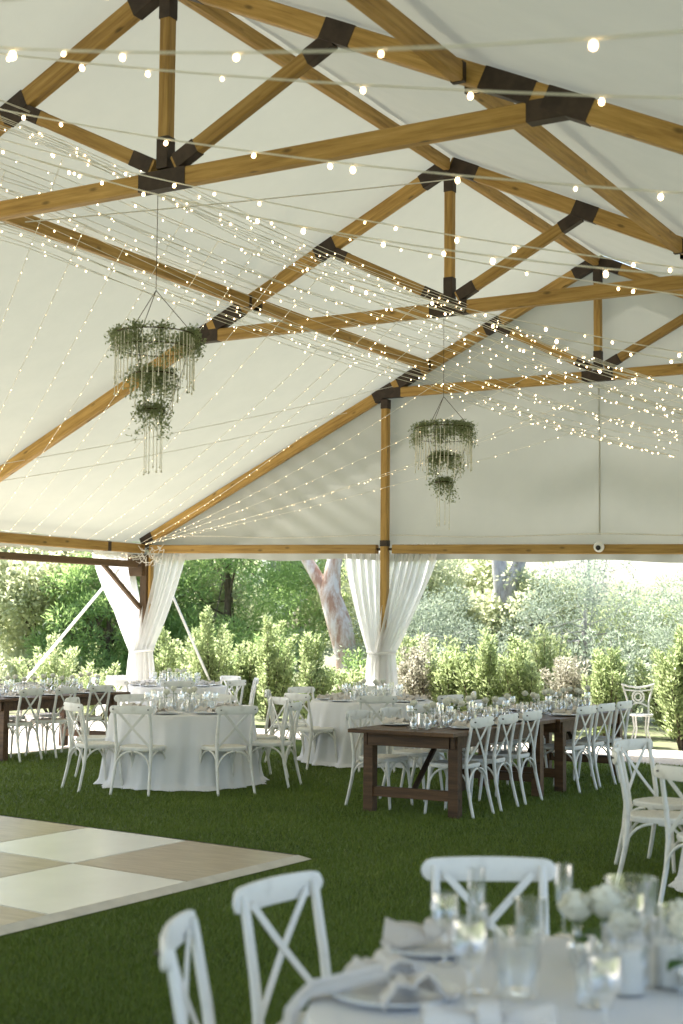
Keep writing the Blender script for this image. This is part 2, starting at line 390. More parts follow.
# dark corner gusset under the eave joint, brown lower side beam with knee brace
xc = RX - EW
mb = MB(); mb.box((xc - .17, Y3 + .02, HE - .27), (.42, .30, .36), ch=.01); wbuild(mb, 'corner_box', M['brownbeam'], tent, False)
beam('side_beam', (xc - .05, 4, HE - .26), (xc - .05, Y3 - .18, HE - .26), .10, .11, M['brownbeam'], tent)
beam('knee_brace', (xc - .05, Y3 - 1.0, HE - .30), (xc - .02, Y3 - .08, HE - .98), .07, .07, M['brownbeam'], tent)
beam('corner_post', (xc + .115, Y3 + .02, 0), (xc + .115, Y3 + .02, HE - .1), .05, .1, T, tent, upv=(0, 1, 0))

def roof():
    mb = MB()
    def wr(x, y):
        return .012 * math.sin(3.1 * x + 1.7 * y) + .008 * math.sin(7.3 * y - 2.2 * x + 1)
    for s in (-1, 1):
        def fn(u, v, s=s):
            dx = u * (EVW + .22); y = -6.2 + v * (Y3 + .25 + 6.2)
            bays = [-6.4, Y0 - 5, Y0, Y1, Y2, Y3 + .26]
            sag = 0
            for a, b in zip(bays[:-1], bays[1:]):
                if a <= y <= b: t = (y - a) / (b - a); sag = math.sin(PI * t)
            q = min(1, u)
            sg = .05 * sag * abs(math.sin(PI * q * 3)) ** .8
            return (RX + s * dx, y, rz_(dx) + .13 - sg + wr(dx * s, y) * .6)
        mb.grid(fn, 60, 150)
        def vf(u, v, s=s):
            y = -6.2 + u * (Y3 + .25 + 6.2); z0 = rz_(EVW + .22) + .13
            return (RX + s * (EVW + .22 + .01 * math.sin(y * 9) * v), y, z0 - v * .22 - .02 * v * math.sin(y * 2.3) ** 2)
        mb.grid(vf, 160, 3)
    wbuild(mb, 'roof_canvas', M['canvas'], tent)
    mb = MB()
    def fn(u, v):
        x = RX - EVW - .15 + u * (2 * EVW + .3); dx = x - RX; zb = GZ(x) - .02; zt = rz_(dx) + .12
        z = zb + (zt - zb) * v
        # diagonal tension folds in the panel next to the corner, softer pull lines from the bottom seam elsewhere
        w = 0
        lx = x - (RX - EVW)
        if lx < EVW - XT:
            t = math.sin((lx * .75 + (z - HE) * 1.15) * 14) ; amp = .012 * min(1, lx / 1.2) * (1 - abs(v - .5)) * math.exp(-((lx - 2.9) / 1.6) ** 2)
            w = t * amp * .9
        else:
            s1 = lx - EVW
            t = math.sin((abs(s1) * .55 + (z - HE) * 1.0 - (.25 * s1 * s1)) * 6.5)
            w = .011 * t * math.exp(-abs(s1) / 1.6) * (1 - v * .7) + .005 * math.sin(x * 1.7 + z * 2.2)
        w += .006 * math.sin(z * 5 + x * .9)
        return (x, Y3 + .12 + w, z)
    mb.grid(fn, 420, 90)
    wbuild(mb, 'gable_canvas', M['gcanvas'], tent)
    mb = MB(); 
    def hem(u, v):
        x = RX - EVW - .15 + u * (2 * EVW + .3); return (x, Y3 + .125 + .01 * math.sin(x * 11) * v, GZ(x) - .03 - v * (.13 + .02 * math.sin(x * 3)))
    mb.grid(hem, 200, 2); wbuild(mb, 'gable_hem', M['gcanvas'], tent)
    # seam cord on the gable and the vertical lap joint
    mb = MB(); mb.tube([(RX - EVW + .1 + i * .5, Y3 + .05, GZ(RX - EVW + .1 + i * .5) + .2 + .02 * math.sin(i * .9)) for i in range(32)], .008, 6); wbuild(mb, 'lacing_cord', M['rope'], tent)
    mb = MB(); mb.strip([(RX - .02, Y3 + .075, HE + .05), (RX - .01, Y3 + .07, 4.2), (RX - .02, Y3 + .075, HT - .1)], .022, .008, (1, 0, 0)); wbuild(mb, 'seam_flap', M['gcanvas'], tent)
roof()

# guy lines outside the corner
def line_thing(name, a, b, r, mt, label, cat, sag=0, n=14, group=None):
    a = Vector(a); b = Vector(b); mb = MB(); pts = []
    for i in range(n + 1):
        t = i / n; p = a.lerp(b, t) - a; p.z -= sag * 4 * t * (1 - t); pts.append(p)
    mb.tube(pts, r, 6); o = build(mb, name, mt, None, True, Matrix.Translation(a)); return tag(o, label, cat, group)
line_thing('guy_strap', (xc - .15, Y3 - .5, HE - .35), (-17.3, 18.1, 0.0), .024, M['strap'], 'white guy strap slanting down to the left of the corner curtains', 'guy rope')
line_thing('guy_strap', (xc + .3, Y3 + .25, HE - .6), (-14.15, 20.6, 0.0), .022, M['strap'], 'white guy strap slanting down to the right of the corner curtains', 'guy rope')
line_thing('roof_rope', (xc + .1, 12.2, 3.15), (RX - XT - .6, Y3 - .1, 4.95), .0045, M['rope'], 'thin rope rising rightward under the left roof slope towards the gable rafter', 'rope', .12)
line_thing('roof_rope', (xc + .1, 11.4, 3.15), (RX - XT + .2, Y3 - .1, 5.3), .0045, M['rope'], 'upper of two thin ropes crossing below the left roof slope', 'rope', .1)
line_thing('roof_rope', (RX - XT, Y1, HT), (RX + .1, Y2 - .1, HA - .2), .007, M['rope'], 'thin taut cable running up to the middle truss peak', 'rope', .02)

# security camera on the gable beam
sc_ = empty('security_camera', (RX + .02, Y3 - .06, GZ(RX))); tag(sc_, 'small round white camera with a black lens fixed on the gable beam', 'camera')
mb = MB(); mb.lathe([(0.0, -.001), (.05, 0), (.055, .02), (.055, .04)], 16); mb.add([], []); 
def lath_dir(prof, n, origin, d, mi=0, mbx=None):
    d = Vector(d).normalized(); q = d.to_track_quat('Z', 'Y').to_matrix(); mbx = mbx or MB(); vs = []; k = len(prof)
    for (r, z) in prof:
        for j in range(n):
            a = 2 * PI * j / n; vs.append(Vector(origin) + q @ Vector((r * math.cos(a), r * math.sin(a), z)))
    mbx.add(vs, [(i * n + j, i * n + (j + 1) % n, (i + 1) * n + (j + 1) % n, (i + 1) * n + j) for i in range(k - 1) for j in range(n)], mi); return mbx
dcam = (.25, -1, -.15)
build(lath_dir([(0, -.09), (.05, -.09), (.06, -.05), (.06, 0), (.075, .02), (.07, .05), (.05, .075), (0, .08)], 20, (0, 0, .03), dcam), 'housing', M['whitecam'], sc_)
build(lath_dir([(.035, .0765), (.035, .086), (.02, .092), (0, .094)], 16, (-.005, 0, .025), dcam), 'lens', M['black'], sc_)

# ------------------------------------------------------------------ dance floor
def dance():
    c0 = Vector((-5.50, 8.93, 0)); ax = Vector((-1.09, .135, 0)); ay = Vector((-.045, -1.28, 0)); NX, NY = 6, 6
    root = empty('dance_floor', c0); tag(root, 'checkered dance floor of white and pale oak panels lying on the turf', 'dance floor')
    wm, n, out = mat('pale oak laminate'); b = N(n, 'ShaderNodeBsdfPrincipled'); b.inputs['Roughness'].default_value = .28
    gz = noise(n, 2.2, 7, stretch=(1.2, 14, 1), rough=.7); r = ramp(n, gz.outputs[0], [(.3, (.24, .165, .10)), (.5, (.37, .285, .19)), (.7, (.50, .41, .30))])
    n.links.new(r.outputs[0], b.inputs['Base Color']); n.links.new(b.outputs[0], out.inputs[0])
    wt = simple('white laminate', (.76, .75, .70), (.83, .82, .77), 1.5, .25, 0)
    al = simple('ramp edge metal', (.55, .53, .48), (.66, .64, .58), 6, .35, 0, metal=.3)
    H = .035
    for i in range(NX):
        for j in range(NY):
            g_ = .006; p = [ax * (i + g_) + ay * (j + g_), ax * (i + 1 - g_) + ay * (j + g_), ax * (i + 1 - g_) + ay * (j + 1 - g_), ax * (i + g_) + ay * (j + 1 - g_)]
            mb = MB(); mb.add([(q.x, q.y, .004) for q in p] + [(q.x, q.y, H) for q in p], [(0, 1, 2, 3)[::-1], (4, 5, 6, 7), (0, 1, 5, 4), (1, 2, 6, 5), (2, 3, 7, 6), (3, 0, 4, 7)])
            build(mb, 'panel', wm if (i + j) % 2 == 0 else wt, root, False)
    # sloping edge strips on the two visible sides
    o1, o2, o3 = Vector((0, 0, 0)), ax * NX, ay * NY
    for a, b_, outv in ((o1, o3, -ax.normalized()), (o2, o1, -ay.normalized())):
        mb = MB(); w = .075
        ex = (b_ - a).normalized() * w
        A, B = a - (ex if a != b_ else ex) * 1.0, b_ + ex
        mb.add([(a.x, a.y, H + .003), (b_.x, b_.y, H + .003), ((b_ + outv * w).x, (b_ + outv * w).y, .006), ((A + outv * w).x, (A + outv * w).y, .006), (a.x, a.y, .002), (b_.x, b_.y, .002)],
               [(0, 1, 2, 3), (3, 2, 5, 4)])
        build(mb, 'edge_strip', al, root, False)
dance()

# ------------------------------------------------------------------ chair
def make_chair(M1, seatm, near=False):
    root = empty('cross_back_chair', (0, 0, 0)); root['category'] = 'chair'
    n = 10
    # seat: rounded trapezoid, front at +y
    def outline(sc, k=28):
        r = []
        for i in range(k):
            a = 2 * PI * i / k; c, s = math.cos(a), math.sin(a)
            x = math.copysign(abs(c) ** .55, c) * (.215 if s > 0 else .205 - .02 * abs(s)) * sc; y = math.copysign(abs(s) ** .6, s) * .205 * sc
            r.append((x, y))
        return r
    mb = MB(); prof = [(.90, .425), (.98, .43), (1.0, .445), (1.0, .458), (.96, .468)]
    vs = []; K = 28
    for sc, z in prof: vs += [(x, y, z) for x, y in outline(sc)]
    fs = [(i * K + j, i * K + (j + 1) % K, (i + 1) * K + (j + 1) % K, (i + 1) * K + j) for i in range(len(prof) - 1) for j in range(K)]; fs.append(tuple(range(K))[::-1])
    mb.add(vs, fs); vs = [(x, y, .468) for x, y in outline(.96)] + [(x, y, .463) for x, y in outline(.86)] + [(x, y, .459) for x, y in outline(.5)] + [(0, 0, .457)]
    fs = [(i * K + j, i * K + (j + 1) % K, (i + 1) * K + (j + 1) % K, (i + 1) * K + j) for i in range(2) for j in range(K)] + [(2 * K + j, 2 * K + (j + 1) % K, 3 * K) for j in range(K)]
    mb.add(vs, fs, 1); build(mb, 'seat', [M1, seatm], root)
    for s in (-1, 1):
        mb = MB()
        pts = [(s * .205, -.285, 0), (s * .198, -.255, .12), (s * .190, -.222, .27), (s * .187, -.205, .42), (s * .190, -.205, .5), (s * .190, -.222, .62), (s * .190, -.245, .74), (s * .190, -.262, .83), (s * .190, -.268, .860)]
        mb.tube(pts, [.0135, .015, .0165, .0175, .0175, .0165, .016, .0155, .014], n); build(mb, 'rear_leg', M1, root)
        mb = MB(); mb.tube([(s * .200, .205, 0), (s * .192, .190, .15), (s * .182, .172, .32), (s * .178, .165, .432)], [.0125, .0145, .0165, .018], n); build(mb, 'front_leg', M1, root)
    # bent braces under the seat
    def arch(a, b, zl, zt):
        a = Vector((*a, 0)); b = Vector((*b, 0)); pts = []
        for i in range(15):
            t = i / 14; w = t - .5; hh = zl + (zt - zl) * (1 - (abs(w) * 2) ** 2.6); p = a.lerp(b, t * 1.0); pts.append((p.x, p.y, hh))
        mb = MB(); mb.tube(pts, .0095, 8); build(mb, 'brace', M1, root)
    def half(a, c, zl, zt):   # two quarter hoops meeting under the seat
        for e in (0, 1):
            A = Vector(a if e == 0 else c); B = Vector(c if e == 0 else a); pts = []
            for i in range(9):
                t = i / 8 * PI / 2; u = (1 - math.cos(t)) * .46; p = A.lerp(B, u); pts.append((p.x, p.y, zl + (zt - zl) * math.sin(t)))
            mbh.tube(pts, .0095, 8)
    for a, c in (((-.19, .18), (.19, .18)), ((-.19, -.23), (.19, -.23)), ((-.188, -.225), (-.188, .175)), ((.188, -.225), (.188, .175))):
        mbh = MB(); half((*a, 0), (*c, 0), .235, .425); build(mbh, 'brace', M1, root)
    # top rail, bowed backwards, rounded ends
    mb = MB(); pts = []; ws = []
    for i in range(17):
        t = math.sin((-1 + i / 8) * PI / 2); pts.append(Vector((t * .24, -.268 - .035 * (1 - t * t), .842)))
    k = len(pts); vs = []
    for i, p in enumerate(pts):
        t = math.sin((-1 + i / 8) * PI / 2); e = math.sqrt(max(.0, 1 - max(0, (abs(t) - .84) / .16) ** 2)); hh = .0385 * max(.18, e) + .004 * (1 - t * t); th = .0105 * max(.45, e)
        yy = Vector((0, 1, 0))
        for a_, b_ in ((-1, -.75), (-.6, -1), (.6, -1), (1, -.75), (1, .75), (.6, 1), (-.6, 1), (-1, .75)): vs.append((p.x, p.y + a_ * th, p.z + b_ * hh))
    fs = [(i * 8 + j, i * 8 + (j + 1) % 8, (i + 1) * 8 + (j + 1) % 8, (i + 1) * 8 + j) for i in range(k - 1) for j in range(8)] + [tuple(range(8))[::-1], tuple((k - 1) * 8 + j for j in range(8))]
    mb.add(vs, fs)
    tr_ = build(mb, 'top_rail', M1, root)
    for s in (-1, 1):
        mb = MB(); mb.tube([(s * .190, -.305, .846), (s * .190, -.303, .846), (s * .190, -.257, .846), (s * .190, -.2555, .846)], [.004, .0065, .0065, .004], 8); build(mb, 'screw_cap', M['screw'], tr_)
    # crossing slats
    for s in (-1, 1):
        pts = []
        for i in range(13):
            t = i / 12; x = s * (-.178 + .362 * t ** 1.0); z = .465 + .365 * t; y = -.207 - .060 * t ** 1.2 - .012 * math.sin(PI * t) + s * .0045
            x = s * (-.184 + .34 * t); pts.append((x, y, z))
        mb = MB(); mb.strip(pts, .026, .008, (1, 0, 0)); build(mb, 'cross_slat', M1, root)
    return root
chairA = Kind(lambda: make_chair(M['chair'], M['seat']))
chairB = Kind(lambda: make_chair(M['chairw'], M['seat']))
def put_chair(K, x, y, fx, fy, label, group, rear=True):
    """x,y = point under the middle of the top rail; (fx,fy) = direction the sitter faces"""
    l = math.hypot(fx, fy); fx, fy = fx / l, fy / l; a = math.atan2(fy, fx) + math.radians(random.uniform(-4, 4)); fx, fy = math.cos(a), math.sin(a)
    return K.put((x + fx * .26, y + fy * .26, 0.0), a - PI / 2, label, group)
NUDGE = {0: -6, 7: 4}
def ring(K, c, R, a0, items, group):
    for k, lab in items:
        a = math.radians(a0 + 45 * k + (NUDGE.get(k, 0) if a0 == -71 else 0) + random.uniform(-2, 2)); r = R + random.uniform(-.03, .04)
        put_chair(K, c[0] + r * math.cos(a), c[1] + r * math.sin(a), -math.cos(a), -math.sin(a), lab, group)

# ------------------------------------------------------------------ tables and cloths
def cloth_round(name, c, r, h, seed, label, group, floor=.012, folds=15):
    rs = random.Random(seed); ph = [rs.uniform(0, 6.28) for _ in range(6)]; mb = MB(); K = 240
    prof = [(0, 0), (.3, 0), (.6, 0), (.9, 0), (1, 0)]; vs = []
    vs.append((0, 0, h))
    rings = [(.35, h), (.7, h), (.93, h), (.985, h - .001), (1.0, h - .008)] + [(None, t) for t in [i / 16 for i in range(1, 17)]]
    def fold(a, t):
        s = .55 * math.sin(folds * a + ph[0] + .7 * math.sin(2 * a + ph[1])) + .3 * math.sin((folds * 2 + 1) * a + ph[2] + 1.2 * t) + .25 * math.sin((folds - 4) * a + ph[3]); return s
    for rr, q in rings:
        for j in range(K):
            a = 2 * PI * j / K
            if rr is not None: R = r * rr; z = q
            else:
                t = q; amp = .062 * t ** .7 * r / .8; R = r + .012 + .085 * t ** 1.3 + amp * fold(a, t) + (.05 * (t - .93) / .07 * (1 + .6 * math.sin(5 * a + ph[4])) if t > .93 else 0)
                z = max(floor + .004 * (1 + math.sin(31 * a)), h - .008 - (h - .008 - floor) * t)
            vs.append((R * math.cos(a), R * math.sin(a), z))
    nr = len(rings); fs = [(0, 1 + j, 1 + (j + 1) % K) for j in range(K)]
    fs += [(1 + i * K + j, 1 + (i + 1) * K + j, 1 + (i + 1) * K + (j + 1) % K, 1 + i * K + (j + 1) % K) for i in range(nr - 1) for j in range(K)]
    mb.add(vs, fs); o = build(mb, name, M['linen'], None, True, Matrix.Translation((c[0], c[1], 0))); return tag(o, label, 'tablecloth', group)
TH = .762
def make_round_table():
    root = empty('round_table', (0, 0, 0)); root['category'] = 'table'
    mb = MB(); mb.lathe([(0, .725), (.74, .725), (.75, .735), (.75, .752), (.74, .757), (0, .757)], 48); build(mb, 'tabletop', M['darkwood'], root)
    for s in range(4):
        a = PI / 4 + s * PI / 2; mb = MB(); mb.tube([(.55 * math.cos(a), .55 * math.sin(a), 0), (.5 * math.cos(a), .5 * math.sin(a), .725)], .018, 8); build(mb, 'leg', M['steel'], root)
    return root
rt = Kind(make_round_table)
TABLES = {'A': ((-9.19, 12.51), .755), 'B': ((-8.62, 15.72), .765), 'C': ((-12.95, 17.45), .78), 'R': ((-2.0, 9.72), .79), 'N': ((-1.13, 3.53), .86)}
clab = {'A': 'white floor-length cloth with folds on the round table beside the dance floor', 'B': 'white cloth on the round table half hidden behind the dark farm table',
        'C': 'white cloth on the round table by the corner curtains', 'R': 'white cloth edge of the round table cut off at the right side',
        'N': 'white cloth on the large blurred round table in the foreground'}
tlab = {'A': 'round table under the white cloth nearest the dance floor', 'B': 'round table under white cloth behind the dark farm table', 'C': 'round table under white cloth at the tent corner',
        'R': 'round table under white cloth at the right edge', 'N': 'round table under white cloth in the foreground'}
for i, (k, (c, r)) in enumerate(TABLES.items()):
    rt.put((c[0], c[1], 0), 0, tlab[k], 'round tables', .985 if k != 'N' else 1.0); cloth_round('tablecloth', c, r + (.0 if k != 'N' else 0), TH, 10 + i, clab[k], 'round white tablecloths', folds=14 if k != 'N' else 18)

def make_farm(L, seed):
    root = empty('farm_table', (0, 0, 0)); root['category'] = 'table'; W_ = 1.06
    mb = MB()
    for i in range(5): mb.box((-W_ / 2 + W_ / 5 * (i + .5), 0, .745), (W_ / 5 - .003, L, .035), ch=.004)
    build(mb, 'tabletop', M['darkwood'], root, False)
    mb = MB(); 
    for sx in (-1, 1): mb.box((sx * .44, 0, .665), (.035, L - .34, .11), ch=.003)
    for sy in (-1, 1): mb.box((0, sy * (L / 2 - .18), .665), (.82, .035, .11), ch=.003)
    build(mb, 'apron', M['darkwood'], root, False)
    for sy in (-1, 1):
        y = sy * (L / 2 - .25)
        for sx in (-1, 1):
            mb = MB(); mb.box((sx * .43, y, .364), (.095, .095, .722), ch=.004); build(mb, 'leg', M['darkwood'], root, False)
        mb = MB(); mb.box((0, y, .19), (.763, .06, .09), ch=.003); build(mb, 'stretcher', M['darkwood'], root, False)
        mb = MB(); a, b = Vector((0, y - sy * .04, .22)), Vector((.0, y - sy * .62, .70)); mb.strip([a, b], .05, .03, (1, 0, 0)); build(mb, 'brace', M['steel'], root, False)
    return root
farm_spec = {'T1': ((-5.94, 12.55), 2.42, 'dark wooden farm table standing nearest on the right, its open end facing the camera'),
             'T2': ((-5.90, 14.92), 2.28, 'dark wooden farm table set end to end behind the nearer one'),
             'T3': ((-12.80, 14.22), 2.60, 'dark wooden farm table cut off at the left edge beyond the dance floor')}
for k, (c, L, lab) in farm_spec.items():
    o = make_farm(L, 3); o.matrix_basis = Matrix.Translation((c[0], c[1], 0)); tag(o, lab, None, 'farm tables')

# ------------------------------------------------------------------ chairs, placed one by one
G = 'white cross-back chairs at the round table by the dance floor'
ring(chairA, TABLES['A'][0], 1.235, -71, [
    (0, 'cream chair facing away, left one in front of the round table by the dance floor'),
    (1, 'cream chair facing away, right one in front of the round table by the dance floor'),
    (2, 'cream chair turned sideways at the right end of the round table by the dance floor'),
    (3, 'cream chair behind the sideways one right of the round table by the dance floor'),
    (4, 'cream chair facing us across the round table by the dance floor, right of the two'),
    (5, 'cream chair facing us across the round table by the dance floor, left of the two'),
    (6, 'cream chair at the far left of the round table by the dance floor'),
    (7, 'cream chair turned sideways at the left front of the round table by the dance floor')], G)
G = 'white cross-back chairs at the round table behind the farm table'
ring(chairA, TABLES['B'][0], 1.27, -105, [
    (0, 'cream chair facing away, left front of the round table behind the farm table'),
    (1, 'cream chair facing away just above the near left corner of the farm table'),
    (2, 'cream chair at the right front of the round table behind the farm table'),
    (3, 'cream chair right of the middle curtains, showing over the farm table glassware'),
    (5, 'cream chair at the back left of the round table behind the farm table'),
    (6, 'cream chair at the left side of the round table below the eucalyptus trunk'),
    (7, 'cream chair sideways left of the round table behind the farm table')], G)
G = 'white cross-back chairs at the corner round table'
ring(chairB, TABLES['C'][0], 1.2, -52, [
    (0, 'white chair with its back to us in front of the corner round table'),
    (1, 'white chair at the right front of the corner round table'),
    (2, 'white sunlit chair at the right side of the corner round table'),
    (3, 'white sunlit chair at the back right of the corner round table'),
    (5, 'white sunlit chair at the back left of the corner round table'),
    (6, 'white sunlit chair left of the corner curtains at the corner round table'),
    (7, 'white sunlit chair at the left front of the corner round table')], G)
G = 'white cross-back chairs along the left farm table'
for y, lab in ((13.40, 'leftmost of the three cream chairs with backs to us at the left farm table'), (14.05, 'middle of the three cream chairs with backs to us at the left farm table'),
               (14.72, 'right one of the three cream chairs with backs to us at the left farm table')):
    put_chair(chairA, -12.14, y, -1, 0, lab, G)
for y, lab in ((13.5, 'white chair on the far side of the left farm table, nearest to the left edge'), (14.15, 'white chair in the middle of the far side of the left farm table'), (14.8, 'white chair on the far side of the left farm table, nearest the corner curtains')):
    put_chair(chairB, -13.48, y, 1, 0, lab, G)
G = 'white cross-back chairs along the two farm tables'
for y, lab in ((11.86, 'white chair nearest to us on the right side of the near farm table'), (12.45, 'second white chair on the right side of the near farm table'),
               (13.04, 'third white chair on the right side of the near farm table')):
    put_chair(chairB, -5.38, y, -1, .05, lab, G)
for y, lab in ((14.22, 'first of the three white chairs on the right side of the far farm table'), (14.82, 'middle of the three white chairs on the right side of the far farm table'),
               (15.42, 'rearmost white chair on the right side of the far farm table')):
    put_chair(chairB, -5.26, y, -1, .05, lab, G)
for y, lab in ((12.02, 'cream chair at the near left corner of the near farm table'), (12.68, 'second cream chair on the left side of the near farm table'),
               (13.3, 'third cream chair on the left side of the near farm table')):
    put_chair(chairA, -6.72, y, 1, .0, lab, G)
for y, lab in ((14.5, 'cream chair on the left side of the far farm table, nearer of the two'), (15.2, 'cream chair on the left side of the far farm table, farther of the two')):
    put_chair(chairA, -6.62, y, 1, .0, lab, G)
G = 'white cross-back chairs at the right edge round table'
for x, y, lab in ((-3.40, 10.20, 'white chair at the right, the farther of the two before the cut-off round table'), (-3.20, 9.30, 'white chair at the right edge turned sideways, nearer than its twin behind'),
                  (-2.48, 8.40, 'large white chair cut by the right edge with its back to us')):
    put_chair(chairA, x, y, -2.0 - x, 9.72 - y, lab, G)
G = 'white cross-back chairs at the foreground round table'
for x, y, fx, fy, lab in ((-2.10, 4.70, .52, -.85, 'blurred white chair facing us on the far side of the foreground table'), (-2.50, 3.96, 1, -.12, 'blurred white chair tilted in view left of the foreground table'),
                          (-2.36, 3.24, .86, .50, 'blurred white chair seen edge-on at the bottom left corner')):
    put_chair(chairB, x, y, fx, fy, lab, G)
#@@PART2
# ------------------------------------------------------------------ tableware
def lathe_obj(prof, n, mt, name, parent=None, mi=0): mb = MB(); mb.lathe(prof, n); return build(mb, name, mt, parent)
def k_wine():
    o = lathe_obj([(0, 0), (.034, .001), (.034, .003), (.008, .008), (.0045, .02), (.0045, .085), (.012, .095), (.030, .112), (.039, .135), (.040, .155), (.035, .195), (.0335, .195), (.038, .155), (.037, .136), (.028, .115), (.0, .1)], 20, M['glass'], 'wine_glass'); o['category'] = 'glass'; return o
def k_flute():
    o = lathe_obj([(0, 0), (.031, .001), (.031, .003), (.008, .008), (.0045, .02), (.0045, .06), (.014, .075), (.024, .11), (.027, .16), (.0265, .215), (.025, .215), (.0255, .16), (.022, .11), (0, .07)], 20, M['glass'], 'flute_glass'); o['category'] = 'glass'; return o
def k_tumbler():
    mb = MB(); mb.lathe([(0, 0), (.033, 0), (.036, .004), (.039, .06), (.041, .11), (.0395, .11), (.0375, .06), (.034, .01), (0, .008)], 24, wob=lambda a, z: 1 + .018 * math.cos(12 * a)); o = build(mb, 'tumbler', M['glass2']); o['category'] = 'glass'; return o
def k_plate():
    o = lathe_obj([(0, .006), (.09, .006), (.105, .012), (.145, .018), (.15, .02), (.148, .014), (.105, .006), (.07, .0), (0, 0)], 40, M['porcelain'], 'plate'); o['category'] = 'plate'; return o
def k_napkin(mt):
    def f():
        mb = MB(); r = random.Random(5)
        # gathered cloth tied in the middle: two fans of folds and a knot
        def fn(u, v):
            a = (u - .5) * 2; w = .022 + .055 * abs(a) ** .8 + .006 * math.sin(9 * a); t = (v - .5) * 2
            x = a * .115; y = t * w; z = .026 + .018 * math.cos(t * 2.1) * (.5 + abs(a)) + .008 * math.sin(7 * t + 3 * a) * (.3 + abs(a)) + .004 * math.sin(23 * t)
            return (x, y, z)
        mb.grid(fn, 30, 22)
        mb.grid(lambda u, v: ((u - .5) * .04 + .003 * math.sin(v * 12), .026 * math.cos(v * 2 * PI), .038 + .022 * math.sin(v * 2 * PI)), 8, 20)
        o = build(mb, 'napkin', mt); mdf = o.modifiers.new('thickness', 'SOLIDIFY'); mdf.thickness = .004; o['category'] = 'napkin'; return o
    return f
def k_holder():
    o = lathe_obj([(0, 0), (.045, 0), (.048, .003), (.048, .135), (.046, .135), (.046, .006), (0, .006)], 24, M['glass'], 'candle_holder'); o['category'] = 'candle holder'; return o
def k_candle():
    root = lathe_obj([(0, .0), (.037, .0), (.038, .004), (.038, .078), (.034, .083), (.012, .079), (0, .078)], 20, M['wax'], 'pillar_candle'); root['category'] = 'candle'
    mb = MB(); mb.tube([(0, 0, .076), (.001, 0, .09)], .0012, 5); build(mb, 'wick', M['wick'], root); return root
def k_vase():
    o = lathe_obj([(0, 0), (.028, 0), (.032, .006), (.032, .06), (.024, .078), (.013, .092), (.0125, .115), (.017, .12), (.0155, .12), (.011, .113), (.0115, .092), (.022, .076), (.030, .058), (.030, .008), (0, .006)], 20, M['glass'], 'bud_vase'); o['category'] = 'vase'
    lathe_obj([(0, .007), (.0285, .008), (.0285, .055), (0, .055)], 16, M['water'], 'water', o); return o
def k_rose(hh=.17, sc=1.0):
    def f():
        root = empty('white_rose', (0, 0, 0)); root['category'] = 'flower'; r = random.Random(3); mb = MB()
        for k, (n, R, z, op) in enumerate(((3, .010, .040, .1), (4, .016, .040, .2), (5, .023, .038, .35), (6, .030, .034, .5), (6, .036, .026, .75))):
            for i in range(n):
                a0 = 2 * PI * (i + .37 * k) / n + r.uniform(-.15, .15); da = 2 * PI / n * .72; z1 = z * r.uniform(.92, 1.1)
                def fn(u, v, a0=a0, R=R, z1=z1, op=op, da=da):
                    a = a0 + (u - .5) * 2 * da * (1 - .35 * (v - .55) ** 2 * 4 * .5); e = 1 - (2 * u - 1) ** 2 * .25
                    rr = (.006 + (R - .006) * math.sin(v * PI / 2) ** .8) * (1 + .10 * op * max(0, v - .75) * 4 * (1 - .4 * (2 * u - 1) ** 2)); zz = v * (z1 + .012) * e - op * .010 * max(0, v - .7) / .3
                    return (rr * math.cos(a), rr * math.sin(a), hh + zz * 1.15 + .002 * math.sin(11 * a))
                mb.grid(fn, 8, 7)
        o = build(mb, 'bloom', M['petal'], root)
        mb = MB(); mb.tube([(.004, 0, .012), (.002, .002, hh * .6), (0, 0, hh + .004)], .0024, 6); mb.lathe([(.003, 0), (.011, .006), (.009, .012)], 8, (0, 0, hh - .004)); build(mb, 'stem', M['stem'], root)
        mb = MB()
        for a in (0.4, 2.6, 4.4):
            c, s = math.cos(a), math.sin(a)
            def lf(u, v, c=c, s=s):
                w = .016 * math.sin(PI * min(1, u * .97 + .02)) * (v - .5) * 2; d = .006 + .05 * u; zz = hh - .03 + .022 * u - .03 * u * u + abs(v - .5) * .006
                return (c * d - s * w, s * d + c * w, zz)
            mb.grid(lf, 6, 4)
        build(mb, 'leaf', M['roseleaf'], root); root.scale = (sc, sc, sc); return root
    return f
K = {'wine': Kind(k_wine), 'flute': Kind(k_flute), 'tumbler': Kind(k_tumbler), 'plate': Kind(k_plate), 'napkin': Kind(k_napkin(M['napkin'])), 'napkinw': Kind(k_napkin(M['napkinw'])),
     'holder': Kind(k_holder), 'candle': Kind(k_candle), 'vase': Kind(k_vase), 'rose': Kind(k_rose()), 'rose2': Kind(k_rose(.20)), 'rosen': Kind(k_rose(.078)), 'rosem': Kind(k_rose(.10))}
WH = {'A': 'on the round table by the dance floor', 'B': 'on the round table behind the farm table', 'C': 'on the sunlit corner table',
      'R': 'on the right edge round table', 'T1': 'on the near dark farm table', 'T2': 'on the far dark farm table', 'T3': 'on the left edge farm table', 'N': 'on the foreground table'}
NM = {'wine': 'stemmed wine glass ', 'flute': 'clear flute glass ', 'tumbler': 'ribbed tumbler ', 'plate': 'pale plate ',
      'napkin': 'gathered cream napkin ', 'napkinw': 'gathered white napkin ', 'holder': 'clear glass cylinder around a white candle ', 'candle': 'white pillar candle inside a glass cylinder ',
      'vase': 'small clear bud vase holding a white rose ', 'rose': 'white rose standing in a bud vase ', 'rose2': 'tall white rose standing in a bud vase '}
